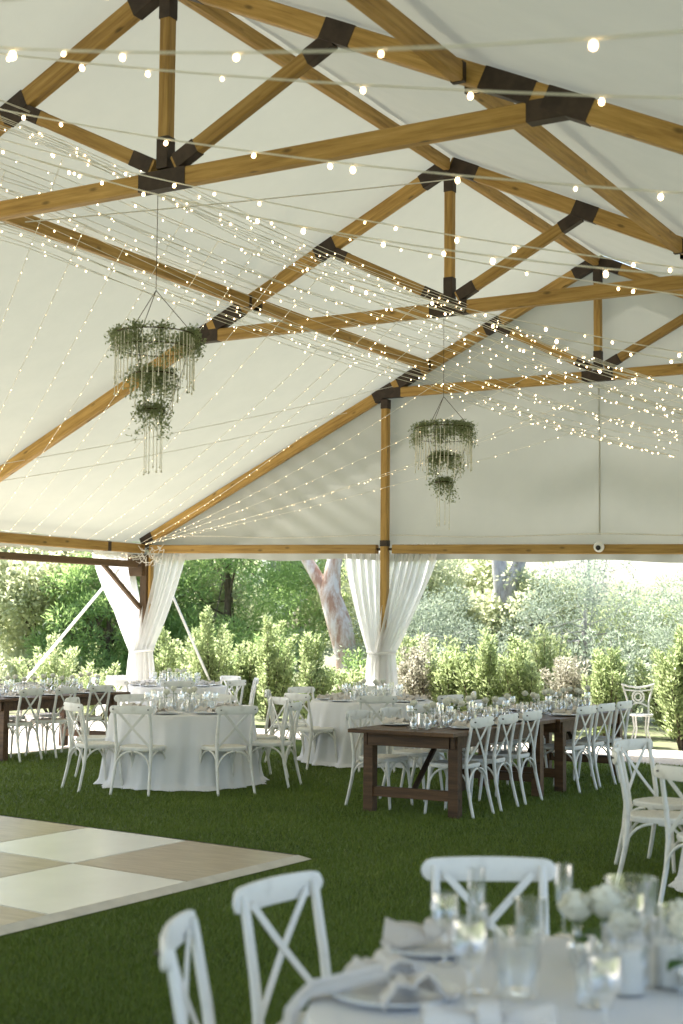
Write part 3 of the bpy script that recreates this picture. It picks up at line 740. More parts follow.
GR = {'wine': 'wine glasses ', 'flute': 'flute glasses ', 'tumbler': 'tumblers ', 'plate': 'plates ', 'napkin': 'napkins ', 'napkinw': 'napkins ', 'holder': 'candle cylinders ', 'candle': 'pillar candles ', 'vase': 'bud vases ', 'rose': 'white roses ', 'rose2': 'tall white roses '}
def item(kind, t, x, y, z, rz=None, sc=1.0, label=None):
    o = K[kind].put((x, y, z), random.uniform(0, 6.28) if rz is None else rz, label or NM[kind] + WH[t], GR[kind] + WH[t], sc); return o
def candle(t, x, y, z, sc=1.0):
    item('holder', t, x, y, z, 0, sc); item('candle', t, x, y, z + .0065 * sc, 0, sc)
def rose(t, x, y, z, tall=False, sc=1.0):
    item('vase', t, x, y, z, 0, sc); o = item('rose2' if tall else 'rose', t, x, y, z + .004, None, sc)
def setting(t, x, y, z, a, nap='napkin', pos=''):
    """a = direction from the guest to the table middle"""
    fx, fy = math.cos(a), math.sin(a); sx, sy = fy, -fx; lb = lambda k: NM[k].strip() + ' at the ' + pos + ' seat ' + WH[t]
    item('plate', t, x, y, z, 0, 1, lb('plate')); item(nap, t, x, y, z + .012, a + random.uniform(-.4, .4), 1, lb(nap))
    j = lambda: random.uniform(-.012, .012)
    item('wine', t, x + fx * .21 + sx * .09 + j(), y + fy * .21 + sy * .09 + j(), z, None, 1, lb('wine'))
    kk = random.choice(['flute', 'tumbler', 'tumbler']); item(kk, t, x + fx * .23 - sx * .03 + j(), y + fy * .23 - sy * .03 + j(), z, None, 1, lb(kk))
def compass(a, c):
    v = math.atan2(-c[1], -c[0]); k = int(round(((a - v) % (2 * PI)) / (PI / 4))) % 8
    return ['nearest', 'near right', 'right hand', 'far right', 'farthest', 'far left', 'left hand', 'near left'][k]
for t in 'ABCR':
    (c, r) = TABLES[t]; z = TH + .003
    a0 = {'A': -71, 'B': -105, 'C': -52, 'R': -115}[t]
    for k in range(8 if t != 'R' else 5):
        a = math.radians(a0 + 45 * (k if t != 'R' else k - 2)); setting(t, c[0] + .56 * math.cos(a), c[1] + .56 * math.sin(a), z, a + PI, 'napkin' if t != 'C' else 'napkinw', compass(a, c))
    for k in range(5):
        a = 2 * PI * k / 5 + .5; rose(t, c[0] + (.13 + .06 * (k % 2)) * math.cos(a), c[1] + (.13 + .06 * (k % 2)) * math.sin(a), z, k % 2 == 0)
    for k in range(4):
        a = 2 * PI * k / 4 + 1.0; candle(t, c[0] + .22 * math.cos(a), c[1] + .22 * math.sin(a), z)
for t, (c, L, lab) in farm_spec.items():
    z = .764; n = 3 if t != 'T3' else 4
    yy = {'T1': [11.95, 12.62, 13.30], 'T2': [14.28, 14.88, 15.5], 'T3': [13.40, 14.05, 14.72, 15.2]}[t]
    for y in yy:
        for s in (-1, 1): setting(t, c[0] + s * .37, y + random.uniform(-.04, .04), z, 0 if s < 0 else PI, 'napkin', ['nearest', 'second', 'third', 'rearmost'][yy.index(y)] + (' left side' if s < 0 else ' right side'))
    k = 0; y = c[1] - L / 2 + .28
    while y < c[1] + L / 2 - .12:
        x = c[0] + random.uniform(-.07, .07)
        if k % 2 == 0: rose(t, x, y, z, k % 4 == 0); rose(t, x + .11, y + .05, z, k % 4 != 0)
        else: candle(t, x, y, z)
        y += .17; k += 1
# foreground table, each piece where it stands
z = TH + .003; t = 'N'
def nitem(kind, x, y, label, rz=None, sc=1.0, dz=0): return K[kind].put((x, y, z + dz), rz or 0, label, GR[kind] + WH['N'], sc)
nitem('plate', -1.88, 3.80, 'blurred pale plate at the far left of the foreground table'); nitem('napkin', -1.87, 3.80, 'blurred beige napkin heaped on the farther left plate of the foreground table', .3, 1.25, .01)
nitem('plate', -1.73, 3.28, 'blurred pale plate at the left rim of the foreground table', 0, 1.12); nitem('napkinw', -1.72, 3.29, 'blurred pinkish white napkin across the left plate of the foreground table', 2.4, 1.35, .01)
nitem('plate', -1.36, 2.98, 'blurred pale plate at the bottom edge of the foreground table'); nitem('napkinw', -1.36, 3.04, 'blurred white napkin at the bottom edge of the picture', .5, 1.3, .01)
nitem('flute', -1.82, 3.98, 'blurred tall flute beyond the two plates on the foreground table'); nitem('wine', -1.77, 3.66, 'blurred wine glass between the two plates on the foreground table')
nitem('wine', -1.50, 3.24, 'blurred wine glass right of the left plate on the foreground table', 0, 1.15); nitem('flute', -1.56, 3.42, 'blurred tall flute behind the wine glass right of the left plate', 0, 1.05)
nitem('tumbler', -1.67, 4.03, 'blurred ribbed tumbler below the facing chair of the foreground table', 0, 1.2); nitem('flute', -1.62, 4.18, 'blurred tall flute right of the facing chair of the foreground table', 0, 1.0)
nitem('tumbler', -1.46, 3.44, 'blurred tall tumbler left of the roses on the foreground table', 0, 1.5)
nitem('wine', -1.13, 3.17, 'blurred wine glass at the bottom right of the foreground table', 0, 1.0); nitem('tumbler', -1.26, 3.46, 'blurred ribbed tumbler in front of the candles on the foreground table', 0, 1.3)
nitem('tumbler', -1.38, 4.10, 'blurred wide tumbler behind the roses on the foreground table', 0, 1.9); nitem('tumbler', -1.27, 4.16, 'blurred tumbler at the far right of the foreground table', 0, 1.2); nitem('wine', -1.33, 3.95, 'blurred wine glass behind the candles on the foreground table')
for x, y, sc, l in ((-1.24, 3.63, 1.0, 'left'), (-1.16, 3.76, 1.0, 'right')):
    K['holder'].put((x, y, z), 0, 'blurred glass cylinder with a candle, %s of the two on the foreground table' % l, GR['holder'] + WH['N'], 1.25)
    K['candle'].put((x, y, z + .007), 0, 'blurred white candle in its cylinder, %s of the two on the foreground table' % l, GR['candle'] + WH['N'], 1.3)
for x, y, tall, sc, l in ((-1.46, 3.87, False, 1.1, 'leftmost of the roses'), (-1.385, 3.90, False, 1.2, 'second rose from the left'), (-1.15, 3.86, True, 1.0, 'second rose from the right'), (-1.09, 3.70, False, 1.2, 'rightmost of the roses'), (-1.30, 3.80, False, .95, 'lowest middle one of the roses')):
    K['vase'].put((x, y, z), 0, 'blurred bud vase under the %s on the foreground table' % l, GR['vase'] + WH['N'], sc * .78)
    K['rosem' if tall else 'rosen'].put((x, y, z + .004), random.uniform(0, 6), 'blurred white rose, %s on the foreground table' % l, 'white roses ' + WH['N'], sc * 1.3)

# gauzy napkin trailing off the left rim of the foreground table
def trail():
    path = [Vector(p) for p in ((-1.68, 3.35, .805), (-1.74, 3.29, .815), (-1.80, 3.235, .803), (-1.855, 3.185, .788), (-1.90, 3.15, .778), (-1.925, 3.13, .74), (-1.93, 3.125, .68), (-1.935, 3.12, .61))]; o0 = path[0]
    def fn(u, v):
        k = v * (len(path) - 1); i = min(int(k), len(path) - 2); p = path[i].lerp(path[i + 1], k - i); w = .028 + .034 * v ** 1.3 + .006 * math.sin(9 * v)
        sd_ = Vector((.62, -.78, 0)); t = (u - .5) * 2; h_ = .014 * math.cos(4.5 * t + 2 * v) + .006 * math.sin(13 * t + 5 * v)
        q = p + sd_ * t * w + (Vector((0, 0, 1)) if v < .58 else Vector((-.78, -.62, 0))) * (h_ + .012); return (q.x - o0.x, q.y - o0.y, q.z - o0.z)
    mb = MB(); mb.grid(fn, 26, 46); o = build(mb, 'napkin', M['napkinw'], None, True, Matrix.Translation(o0)); md = o.modifiers.new('thickness', 'SOLIDIFY'); md.thickness = .003
    tag(o, 'long white gauze napkin trailing off the left rim of the foreground table', 'napkin')
trail()

# ------------------------------------------------------------------ curtains
def curtain(name, p_in, p_out, z_top, pin, z_pin, foot, z_foot, wpin, wfoot, nrm, label, folds=9, seed=1):
    """a panel hung between p_in and p_out (xy), gathered by its tieback at pin, falling to foot"""
    rs = random.Random(seed); ph = [rs.uniform(0, 6) for _ in range(4)]
    p_in, p_out, pin, foot, nrm = [Vector((q[0], q[1])) for q in (p_in, p_out, pin, foot, nrm)]; d = (p_out - p_in); W0 = d.length; dn = d.normalized()
    root = empty(name, (pin.x, pin.y, 0)); tag(root, label, 'curtain', 'white tied back curtains')
    def fn(u, v):
        zc = z_top - (z_top - z_foot) * v; vp = (z_top - z_pin) / (z_top - z_foot)
        if v < vp:
            t = v / vp; w = W0 * (1 - t ** 1.5) + wpin * t ** 1.5
            mid = (p_in + p_out) / 2; cx = mid.lerp(pin, t ** 1.15); amp = .035 + .02 * t
        else:
            t = (v - vp) / (1 - vp); w = wpin + (wfoot - wpin) * math.sin(min(1, t * 1.3) * PI / 2); cx = pin.lerp(foot, t); amp = .05
        q = u + .02 * math.sin(6 * v + ph[0]) + .035 * math.sin(5 * u + ph[3]) + .02 * math.sin(11 * u + 2 * v); s = math.sin(2 * PI * folds * q + ph[1] + .6 * math.sin(3 * v + ph[2])) + .4 * math.sin(2 * PI * folds * 2.3 * q + ph[3])
        p = cx + dn * (u - .5) * w + nrm * amp * s
        return (p.x - pin.x, p.y - pin.y, zc + (.012 * math.sin(u * 40) if v > .97 else 0))
    mb = MB(); mb.grid(fn, 150, 90); build(mb, 'panel', M['sheer'], root)
    mb = MB(); r0 = wpin / 2 + .02; mb.tube([((dn * r0 * math.cos(a) + nrm * .085 * math.sin(a)).x, (dn * r0 * math.cos(a) + nrm * .085 * math.sin(a)).y, z_pin + .02 * math.cos(a)) for a in [i * PI / 10 for i in range(21)]], .018, 8)
    build(mb, 'tieback', M['sheer'], root)
xq = RX - EW
curtain('curtain', (xq - .24, Y3 + .02), (xq - .24, Y3 - 1.05), 2.92, (xq - .12, Y3 + .0), 1.24, (xq - .12, Y3 - .05), .02, .34, .56, (1, 0), 'white sheer curtain tied back left of the dark corner post', 6, 3)
curtain('curtain', (xq + .12, Y3 + .10), (xq + .78, Y3 + .10), 2.92, (xq + .12, Y3 - .14), 1.24, (xq + .14, Y3 - .16), .02, .34, .55, (0, 1), 'white sheer curtain tied back right of the dark corner post', 6, 5)
curtain('curtain', (px - .04, Y3 + .13), (px - .80, Y3 + .13), 2.92, (px - .17, Y3 + .04), 1.28, (px - .2, Y3 + .04), .02, .24, .34, (0, 1), 'pale sheer curtain tied back left of the middle timber post', 6, 7)
curtain('curtain', (px + .03, Y3 + .13), (px + .86, Y3 + .13), 2.92, (px + .07, Y3 - .14), 1.28, (px + .09, Y3 - .16), .02, .32, .48, (0, 1), 'pale sheer curtain tied back right of the middle timber post', 7, 9)

# ------------------------------------------------------------------ leaves
def leaf_mesh(name, P, D, L, W, mt, seed=0, fold=.25):
    r = np.random.default_rng(seed); n = len(P); D = D / np.linalg.norm(D, axis=1, keepdims=True); R = r.normal(size=(n, 3)); S = np.cross(D, R); S /= np.linalg.norm(S, axis=1, keepdims=True); Nn = np.cross(D, S)
    l = (L * r.uniform(.65, 1.25, n))[:, None]; w = (W * r.uniform(.7, 1.2, n))[:, None]
    v = np.zeros((n, 4, 3)); v[:, 0] = P; v[:, 1] = P + D * l * .45 + S * w / 2 + Nn * w * fold; v[:, 2] = P + D * l - Nn * l * .12; v[:, 3] = P + D * l * .45 - S * w / 2 + Nn * w * fold
    me = bpy.data.meshes.new(name); me.vertices.add(4 * n); me.vertices.foreach_set('co', v.reshape(-1)); me.loops.add(4 * n); me.loops.foreach_set('vertex_index', np.arange(4 * n)); me.polygons.add(n)
    me.polygons.foreach_set('loop_start', np.arange(n) * 4); me.polygons.foreach_set('loop_total', np.full(n, 4)); me.materials.append(mt); me.update(); me.validate(); return me
def clump_pts(clumps, n, r):
    C = np.array([c[:3] for c in clumps]); R = np.array([c[3:6] for c in clumps]); w = R.prod(1) ** .8; idx = r.choice(len(C), n, p=w / w.sum())
    d = r.normal(size=(n, 3)); d /= np.linalg.norm(d, axis=1, keepdims=True); rad = r.uniform(0, 1, n) ** .42
    return C[idx] + d * R[idx] * rad[:, None], d

def tree(name, x, y, zc, rx, ry, rz2, mt, bark_, nleaf, L, W, label, cat='tree', droop=.0, nclump=60, trunk_r=.16, seed=0, group='trees behind the tent', lean=(0, 0), cs=(.16, .30), z0=0):
    r = np.random.default_rng(seed + 100); root = empty(name, (x, y, z0)); tag(root, label, cat, group); nleaf = int(nleaf * 1.5)
    cl = []
    for i in range(nclump):
        d = r.normal(size=3); d /= np.linalg.norm(d); k = r.uniform(.35, 1.0) ** .6; s = r.uniform(*cs) * min(rx, rz2); p = np.array([lean[0] + d[0] * rx * k, lean[1] + d[1] * ry * k, zc + d[2] * rz2 * k])
        if p[2] < .25: p[2] = .25 + r.uniform(0, .5)
        cl.append((*p, s * 1.15, s * 1.15, s * .85))
    P, d = clump_pts(cl, nleaf, r); D = d * .8 + r.normal(size=P.shape) * .6; D[:, 2] += .25 - droop
    link('crown', leaf_mesh('crown', P, D, L, W, mt, seed), root)
    mb = MB(); top = Vector((lean[0], lean[1], zc + rz2 * .4)); mb.tube([(0, 0, -.1), (lean[0] * .2, lean[1] * .2, zc * .4), (lean[0] * .7, lean[1] * .7, zc * .85), top], [trunk_r, trunk_r * .8, trunk_r * .6, trunk_r * .25], 10)
    for i in range(0, nclump, 3):
        c = Vector(cl[i][:3]); b = Vector((lean[0] * .4, lean[1] * .4, zc * .45)).lerp(top, random.random() * .9); mid = b.lerp(c, .5) + Vector((0, 0, -.1)); mb.tube([b, mid, c], [trunk_r * .22, trunk_r * .13, trunk_r * .05], 6)
    build(mb, 'trunk', bark_, root); return root
def shrub(x, y, h, w, mt, nst, label, seed, cat='shrub', L=.085, W=.034, per=210, group='young leafy shrubs behind the gable', name='leafy_shrub', spread=1.0):
    r = np.random.default_rng(seed + 500); root = empty(name, (x, y, -.02)); tag(root, label, cat, group); P = []; D = []; mb = MB()
    for s in range(nst):
        a = r.uniform(0, 2 * PI); k = r.uniform(.0, 1) ** .6; bx, by = w * .25 * k * math.cos(a), w * .25 * k * math.sin(a); tx, ty = w * .5 * k * math.cos(a) * spread, w * .5 * k * math.sin(a) * spread
        hh = h * r.uniform(.55, 1.05) * (1 - .25 * k); pts = [(bx * .3, by * .3, 0), (bx, by, hh * .4), (tx, ty, hh * .97)]; mb.tube(pts, [.012, .009, .003], 5)
        n = int(per * hh / 1.4); t = r.uniform(.10, 1, n) ** .85; 
        c = np.stack([np.interp(t, [0, .4, 1], [p[i] for p in pts]) for i in range(3)], 1)
        aa = r.uniform(0, 2 * PI, n); rad = (.03 + .13 * (1 - t) ** .7) * r.uniform(.2, 1.1, n); dd = np.stack([np.cos(aa), np.sin(aa), np.zeros(n)], 1)
        P.append(c + dd * rad[:, None]); D.append(dd * r.uniform(.5, 1.1, n)[:, None] + np.array([0, 0, .75]) + r.normal(size=(n, 3)) * .25)
    link('foliage', leaf_mesh('foliage', np.concatenate(P), np.concatenate(D), L, W, mt, seed), root); build(mb, 'stem', M['bark_d'], root); return root
S_ = [(-15.3, 20.1, 1.45, .8, 'lf_shrub', 'leafy shrub just right of the corner curtains, low and loose'),
      (-14.30, 20.3, 1.80, .75, 'lf_shrub', 'tall slender yellow-green shrub right of the corner curtains'), (-13.72, 20.5, 1.35, .6, 'lf_shrub', 'lower yellow-green shrub between the two tall slender ones'),
      (-13.08, 20.3, 1.68, .9, 'lf_shrub', 'bushy yellow-green shrub left of the eucalyptus trunk, widest of its row'), (-12.25, 20.3, 1.50, .75, 'lf_shrub', 'pale pointed shrub just left of the eucalyptus trunk foot'),
      (-11.45, 20.6, 1.05, .9, 'lf_mid', 'low rounded green shrub at the foot of the eucalyptus trunk'), (-10.30, 20.3, 1.55, .7, 'lf_cream', 'pale flushed shrub close behind the middle curtains'),
      (-9.75, 20.4, 1.35, .7, 'lf_shrub', 'loose shrub right of the middle curtains'), (-9.15, 20.2, 1.62, .85, 'lf_shrub', 'dense upright yellow-green shrub behind the near farm table'), (-8.50, 20.3, 1.50, .8, 'lf_shrub', 'upright yellow-green shrub left of the pinkish white bush'),
      (-7.88, 20.6, 1.25, .7, 'lf_cream', 'bush of pinkish white leaves behind the far farm table'), (-7.15, 20.2, 1.45, .7, 'lf_shrub', 'yellow-green shrub left of the white iron chair'), (-5.95, 20.0, 1.58, .7, 'lf_shrub', 'large yellow-green shrub at the right edge beside the white iron chair'),
      (-5.5, 20.3, 1.6, .8, 'lf_shrub', 'yellow-green shrub cut by the right edge of the picture'), (-16.4, 19.9, 1.0, 1.0, 'lf_mid', 'low green shrub behind the left farm table')]
for i, (x, y, h, w, mt, lab) in enumerate(S_):
    shrub(x, y, h * 1.17, w * 1.12, M[mt], 24, lab, i, L=.078 if mt != 'lf_cream' else .06, W=.031, per=300)
for i, (x, y, h, w, mt, lab) in enumerate([
      (-15.6, 21.9, 1.9, 1.5, 'lf_mid', 'mid green rear hedge shrub just right of the corner curtains'), (-14.3, 22.1, 1.7, 1.5, 'lf_dark', 'dark rear hedge shrub behind the tall slender yellow-green one'),
      (-12.2, 22.0, 1.6, 1.4, 'lf_dark', 'dark rear hedge shrub right of the pink eucalyptus trunk'), (-11.2, 22.2, 1.9, 1.5, 'lf_mid', 'mid green rear hedge shrub behind the middle curtains'),
      (-10.0, 22.0, 1.7, 1.5, 'lf_sage', 'sage rear hedge shrub right of the middle curtains'), (-8.9, 22.2, 1.9, 1.5, 'lf_mid', 'mid green rear hedge shrub below the forked grey trunk'),
      (-7.7, 22.0, 1.9, 1.4, 'lf_sage', 'sage rear hedge shrub behind the pinkish white bush'), (-6.6, 21.9, 1.6, 1.4, 'lf_mid', 'mid green rear hedge shrub behind the white iron chair'), (-5.4, 21.9, 1.8, 1.4, 'lf_sage', 'sage rear hedge shrub at the right edge'),
      (-18.4, 20.9, 1.5, 1.6, 'lf_mid', 'mid green shrub behind the left guy strap'), (-20.0, 20.5, 1.4, 1.6, 'lf_pale', 'pale shrub behind the glassware of the left farm table')]):
    shrub(x, y, h, w, M[mt], 24, lab, 40 + i, L=.09, W=.035, per=190, group='rear hedge shrubs')
TR = [('leafy_tree', -21.9, 24.2, 2.4, 1.9, 1.6, 2.3, 'lf_pale', 'bark_d', 13000, .15, .075, 'pale feathery tree at the left edge behind the left farm table', .1),
      ('leafy_tree', -21.3, 26.0, 3.4, 2.3, 2.0, 3.0, 'lf_mid', 'bark_d', 16000, .13, .055, 'mid green tree left of the corner curtains', .1),
      ('leafy_tree', -19.6, 27.5, 3.0, 1.9, 1.8, 2.9, 'lf_pale', 'bark_d', 12000, .12, .05, 'light green tree just right of the corner curtains', .1),
      ('conifer_tree', -17.9, 26.0, 3.3, 2.2, 1.8, 3.4, 'lf_dark', 'bark_d', 30000, .15, .028, 'dark green feathery conifer left of the eucalyptus trunk', -.1),
      ('conifer_tree', -19.6, 24.0, 1.5, 1.4, 1.4, 1.7, 'lf_dark', 'bark_d', 15000, .14, .028, 'low dark conifer behind the guy strap on the left', -.1),
      ('leafy_tree', -15.0, 27.5, 2.7, 1.5, 1.5, 2.4, 'lf_mid', 'bark_d', 11000, .12, .05, 'green tree between the eucalyptus trunk and the middle curtains', .1),
      ('leafy_tree', -13.4, 26.0, 2.3, 1.2, 1.3, 2.0, 'lf_pale', 'bark_d', 9000, .11, .045, 'pale green tree right behind the middle curtains', .1),
      ('leafy_tree', -12.3, 27.5, 1.7, 1.5, 1.4, 1.75, 'lf_pale', 'bark_d', 12000, .13, .055, 'pale yellow-green feathery tree below the forked grey trunk', .25),
      ('sage_tree', -12.1, 24.0, 1.2, 1.3, 1.1, 1.25, 'lf_sage', 'bark_g', 14000, .085, .018, 'low sage grey bush tree right of the middle curtains', .1),
      ('leafy_tree', -10.9, 27.0, 1.8, 1.2, 1.2, 1.5, 'lf_pale', 'bark_d', 9000, .12, .05, 'light green tree right of the forked grey trunk', .2),
      ('sage_tree', -9.0, 24.3, 1.4, 1.3, 1.2, 1.5, 'lf_sage', 'bark_g', 9000, .085, .018, 'tall sage grey olive tree behind the pinkish white bush', -.1),
      ('sage_tree', -10.1, 27.5, 2.6, 1.1, 1.2, 1.9, 'lf_sage', 'bark_g', 3200, .09, .02, 'thin airy sage grey tree with sky showing through its top', .1),
      ('sage_tree', -6.25, 23.2, 1.6, 1.2, 1.2, 1.8, 'lf_sage', 'bark_g', 18000, .085, .018, 'sage grey tree at the right edge, tallest of the grey ones', -.2),
      ('sage_tree', -8.3, 25.6, 1.2, 1.1, 1.0, 1.3, 'lf_mid', 'bark_g', 9000, .09, .03, 'low green tree between the two tall sage grey ones', .0)]
for i, (nm, x, y, zc, rx, ry, rz2, mt, bk, nl, L, W, lab, dr) in enumerate(TR):
    tree(nm, x, y, zc, rx, ry, rz2, M[mt], M[bk], nl, L, W, lab, droop=dr, seed=i, trunk_r=.07 if nm == 'sage_tree' else .12, nclump=110 if nm == 'sage_tree' else 70 if nm == 'conifer_tree' else 60)
# far trees closing the view
for i in range(15):
    x = -50 + i * 3.6; y = 46 + 5 * math.sin(i * 2.1); h = 1.75 + .45 * math.sin(i * 1.7) + (2.6 if x < -24 else 0)
    tree('distant_tree', x, y, h * .55, 2.9, 2.0, h * .62, M['lf_mid' if i % 3 else 'lf_sage'], M['bark_d'], 6000, .24, .12, 'distant green tree in the far row seen between nearer crowns', nclump=34, seed=50 + i, group='far row of trees', z0=0)
for o in bpy.data.objects:
    if o.get('group') == 'far row of trees': o['label'] = 'distant green tree in the far row glimpsed between nearer crowns'
# eucalyptus
def euc(name, x, y, paths, mt, label):
    root = empty(name, (x, y, -.1)); tag(root, label, 'tree', None)
    mb = MB()
    for pts, rs in paths: mb.tube(pts, rs, 14)
    tr_ = build(mb, 'trunk', mt, root); me = tr_.data
    for v in me.vertices:
        p = v.co; q = .018 * math.sin(5 * p.x + 2.1 * p.z) + .012 * math.sin(7 * p.y - 3.0 * p.z); v.co = p + Vector((q, q * .6, 0))
    return root
e1 = euc('eucalyptus_tree', -13.36, 23.5, [([(0, 0, 0), (-.03, 0, .6), (-.10, 0, 1.2), (-.26, 0, 1.8), (-.46, 0, 2.4), (-.40, .05, 2.9), (-.28, 0.1, 3.6), (-.1, .2, 6.3)], [.27, .235, .235, .25, .22, .16, .14, .1]),
                               ([(-.38, 0, 2.15), (-.68, 0, 2.6), (-1.0, 0, 3.05), (-1.5, -.2, 4.2), (-1.8, -.3, 6.0)], [.16, .13, .115, .09, .06])], M['bark_e'], 'large leaning eucalyptus trunk with peeling pink and white bark left of the middle curtains')
r_ = np.random.default_rng(9); cl = [(-1.5 + r_.uniform(-3, 3), r_.uniform(-1.5, 1.5), 7.4 + r_.uniform(-.8, 1.5), .7, .7, .5) for _ in range(26)]; P_, d_ = clump_pts(cl, 5000, r_); link('crown', leaf_mesh('crown', P_, d_ * .5 + np.array([0, 0, -1.0]), .2, .03, M['lf_sage'], 4), e1)
e2 = euc('eucalyptus_tree', -11.38, 26.4, [([(0, 0, 0), (-.02, 0, 1.2), (-.07, 0, 2.1), (.06, 0, 2.55), (.30, 0, 3.3), (.5, 0, 4.6), (.6, 0, 6.4)], [.2, .18, .17, .145, .13, .11, .08]), ([(-.05, 0, 1.9), (-.12, 0, 2.5), (-.22, 0, 3.3), (-.5, 0, 4.5), (-.7, 0, 6.0)], [.17, .16, .14, .11, .07])], M['bark_g'], 'grey forked trunk far behind, under the gable beam right of the middle curtains')
cl = [(r_.uniform(-2.5, 2.5), r_.uniform(-1.5, 1.5), 7.8 + r_.uniform(-.8, 1.5), .7, .7, .5) for _ in range(22)]; P_, d_ = clump_pts(cl, 4000, r_); link('crown', leaf_mesh('crown', P_, d_ * .5 + np.array([0, 0, -1.0]), .2, .03, M['lf_sage'], 5), e2)

# ------------------------------------------------------------------ white iron garden chair outside
ic = empty('garden_chair', (-6.55, 19.95, 0), math.radians(-150)); tag(ic, 'white scrolled iron garden chair among the shrubs at the right', 'chair')
mb = MB(); mb.tube([(.16 * math.cos(a), .16 * math.sin(a), .45) for a in [i * PI / 12 for i in range(25)]], .017, 6); mb.lathe([(0, .448), (.16, .448), (.16, .454), (0, .454)], 24); build(mb, 'seat', M['iron'], ic)
for a in (45, 135, 225, 315):
    c, s = math.cos(math.radians(a)), math.sin(math.radians(a)); mb = MB(); mb.tube([(.14 * c, .14 * s, .45), (.11 * c, .11 * s, .25), (.19 * c, .19 * s, 0)], .013, 6); build(mb, 'leg', M['iron'], ic)
mb = MB()
mb.tube([(-.14, -.14, .45), (-.15, -.17, .62), (-.22, -.2, .86)], .015, 6); mb.tube([(.14, -.14, .45), (.15, -.17, .62), (.22, -.2, .86)], .015, 6)
mb.tube([(-.24, -.2, .88), (-.14, -.2, .85), (0, -.2, .83), (.14, -.2, .85), (.24, -.2, .88)], .017, 6)
for R in (.085, .05): mb.tube([(R * math.cos(a), -.185, .70 + R * math.sin(a)) for a in [i * PI / 12 for i in range(25)]], .013, 6)
for s in (-1, 1): mb.tube([(s * .14, -.16, .56), (s * .06, -.18, .60), (s * .0, -.185, .615)], .013, 6); mb.tube([(s * .2, -.195, .80), (s * .1, -.185, .79), (s * .02, -.185, .785)], .013, 6)
build(mb, 'backrest', M['iron'], ic)

# ------------------------------------------------------------------ greenery chandeliers
def chandelier(loc, drop, label, seed):
    r = random.Random(seed); rn = np.random.default_rng(seed); root = empty('greenery_chandelier', loc); tag(root, label, 'chandelier', 'hanging greenery chandeliers')
    zt = -drop
    mb = MB(); mb.tube([(0, 0, 0), (0, 0, zt + .0)], .0028, 5); build(mb, 'hanging_wire', M['hoop'], root)
    tiers = ((.315, zt - .36), (.18, zt - .68), (.09, zt - .96))
    for R, z in tiers:
        hb = MB()
        hb.tube([(R * math.cos(a), R * math.sin(a), z) for a in [i * PI / 16 for i in range(33)]], .005, 6)
        if R > .3: hb.tube([(R * .97 * math.cos(a), R * .97 * math.sin(a), z - .11) for a in [i * PI / 16 for i in range(33)]], .0035, 6)
        h = build(hb, 'hoop', M['hoop'], root)
    mb = MB()
    for k in range(3):
        a = 2 * PI * k / 3 + .6; mb.tube([(0, 0, zt), (.315 * math.cos(a), .315 * math.sin(a), zt - .36)], .0032, 5)
        mb.tube([(.2 * math.cos(a), .2 * math.sin(a), zt - .70), (.30 * math.cos(a), .30 * math.sin(a), zt - .37)], .0025, 5); mb.tube([(.1 * math.cos(a), .1 * math.sin(a), zt - 1.0), (.2 * math.cos(a), .2 * math.sin(a), zt - .70)], .0025, 5)
    build(mb, 'hanging_wire', M['hoop'], root)
    for ti, (R, z) in enumerate(tiers):
        n = (3900, 2000, 1000)[ti]; P = []; D = []
        nv = (52, 30, 15)[ti]
        for i in range(nv):
            a = r.uniform(0, 2 * PI); ln = r.uniform(.06, (.27, .30, .30)[ti]) ; k = n // nv; t = rn.uniform(0, 1, k) ** 1.3; rr = R * (r.uniform(.75, 1.0) if ti == 0 else r.uniform(.2, 1.1)); x0, y0 = rr * math.cos(a), rr * math.sin(a)
            aa = a + r.uniform(-.25, .25) * 1.0
            P.append(np.stack([x0 + rn.normal(0, .03, k) + .05 * t * math.cos(aa), y0 + rn.normal(0, .022, k) + .04 * t * math.sin(aa), z + .05 - t * ln + rn.normal(0, .012, k)], 1)); D.append(rn.normal(size=(k, 3)) + np.array([0, 0, -.4]))
        me = leaf_mesh('greenery', np.concatenate(P), np.concatenate(D), .029, .014, M['vine'], seed); link('greenery', me, root)
    def bead(x, y, z, ln):
        mb = MB(); mb.tube([(x, y, z), (x + .002, y, z - ln)], .0032, 5)
        for q in range(int(ln / .035)): mb.lathe([(0, -.004), (.0045, 0), (0, .004)], 5, (x, y, z - (q + .5) * .035))
        mb.lathe([(.003, .014), (.008, .004), (.008, -.006), (0, -.012)], 6, (x, y, z - ln)); build(mb, 'bead_strand', M['bead'], root)
    for i in range(46):
        a = 2 * PI * i / 46; bead(.312 * math.cos(a), .312 * math.sin(a), tiers[0][1] - .01, r.uniform(.36, .50) if i % 2 else r.uniform(.24, .40))
    for i in range(14):
        a = 2 * PI * i / 14; bead(.19 * math.cos(a), .19 * math.sin(a), tiers[1][1], r.uniform(.12, .26))
    for i in range(7):
        a = 2 * PI * i / 7; bead(.07 * math.cos(a), .07 * math.sin(a), tiers[2][1], r.uniform(.42, .52))
chandelier((RX - .07, Y1, HT - .10), .78, 'large near greenery chandelier with hanging bead strands on the left', 21)
chandelier((RX - .07, Y2, HT - .10), .88, 'farther greenery chandelier with bead strands in front of the gable canvas', 22)

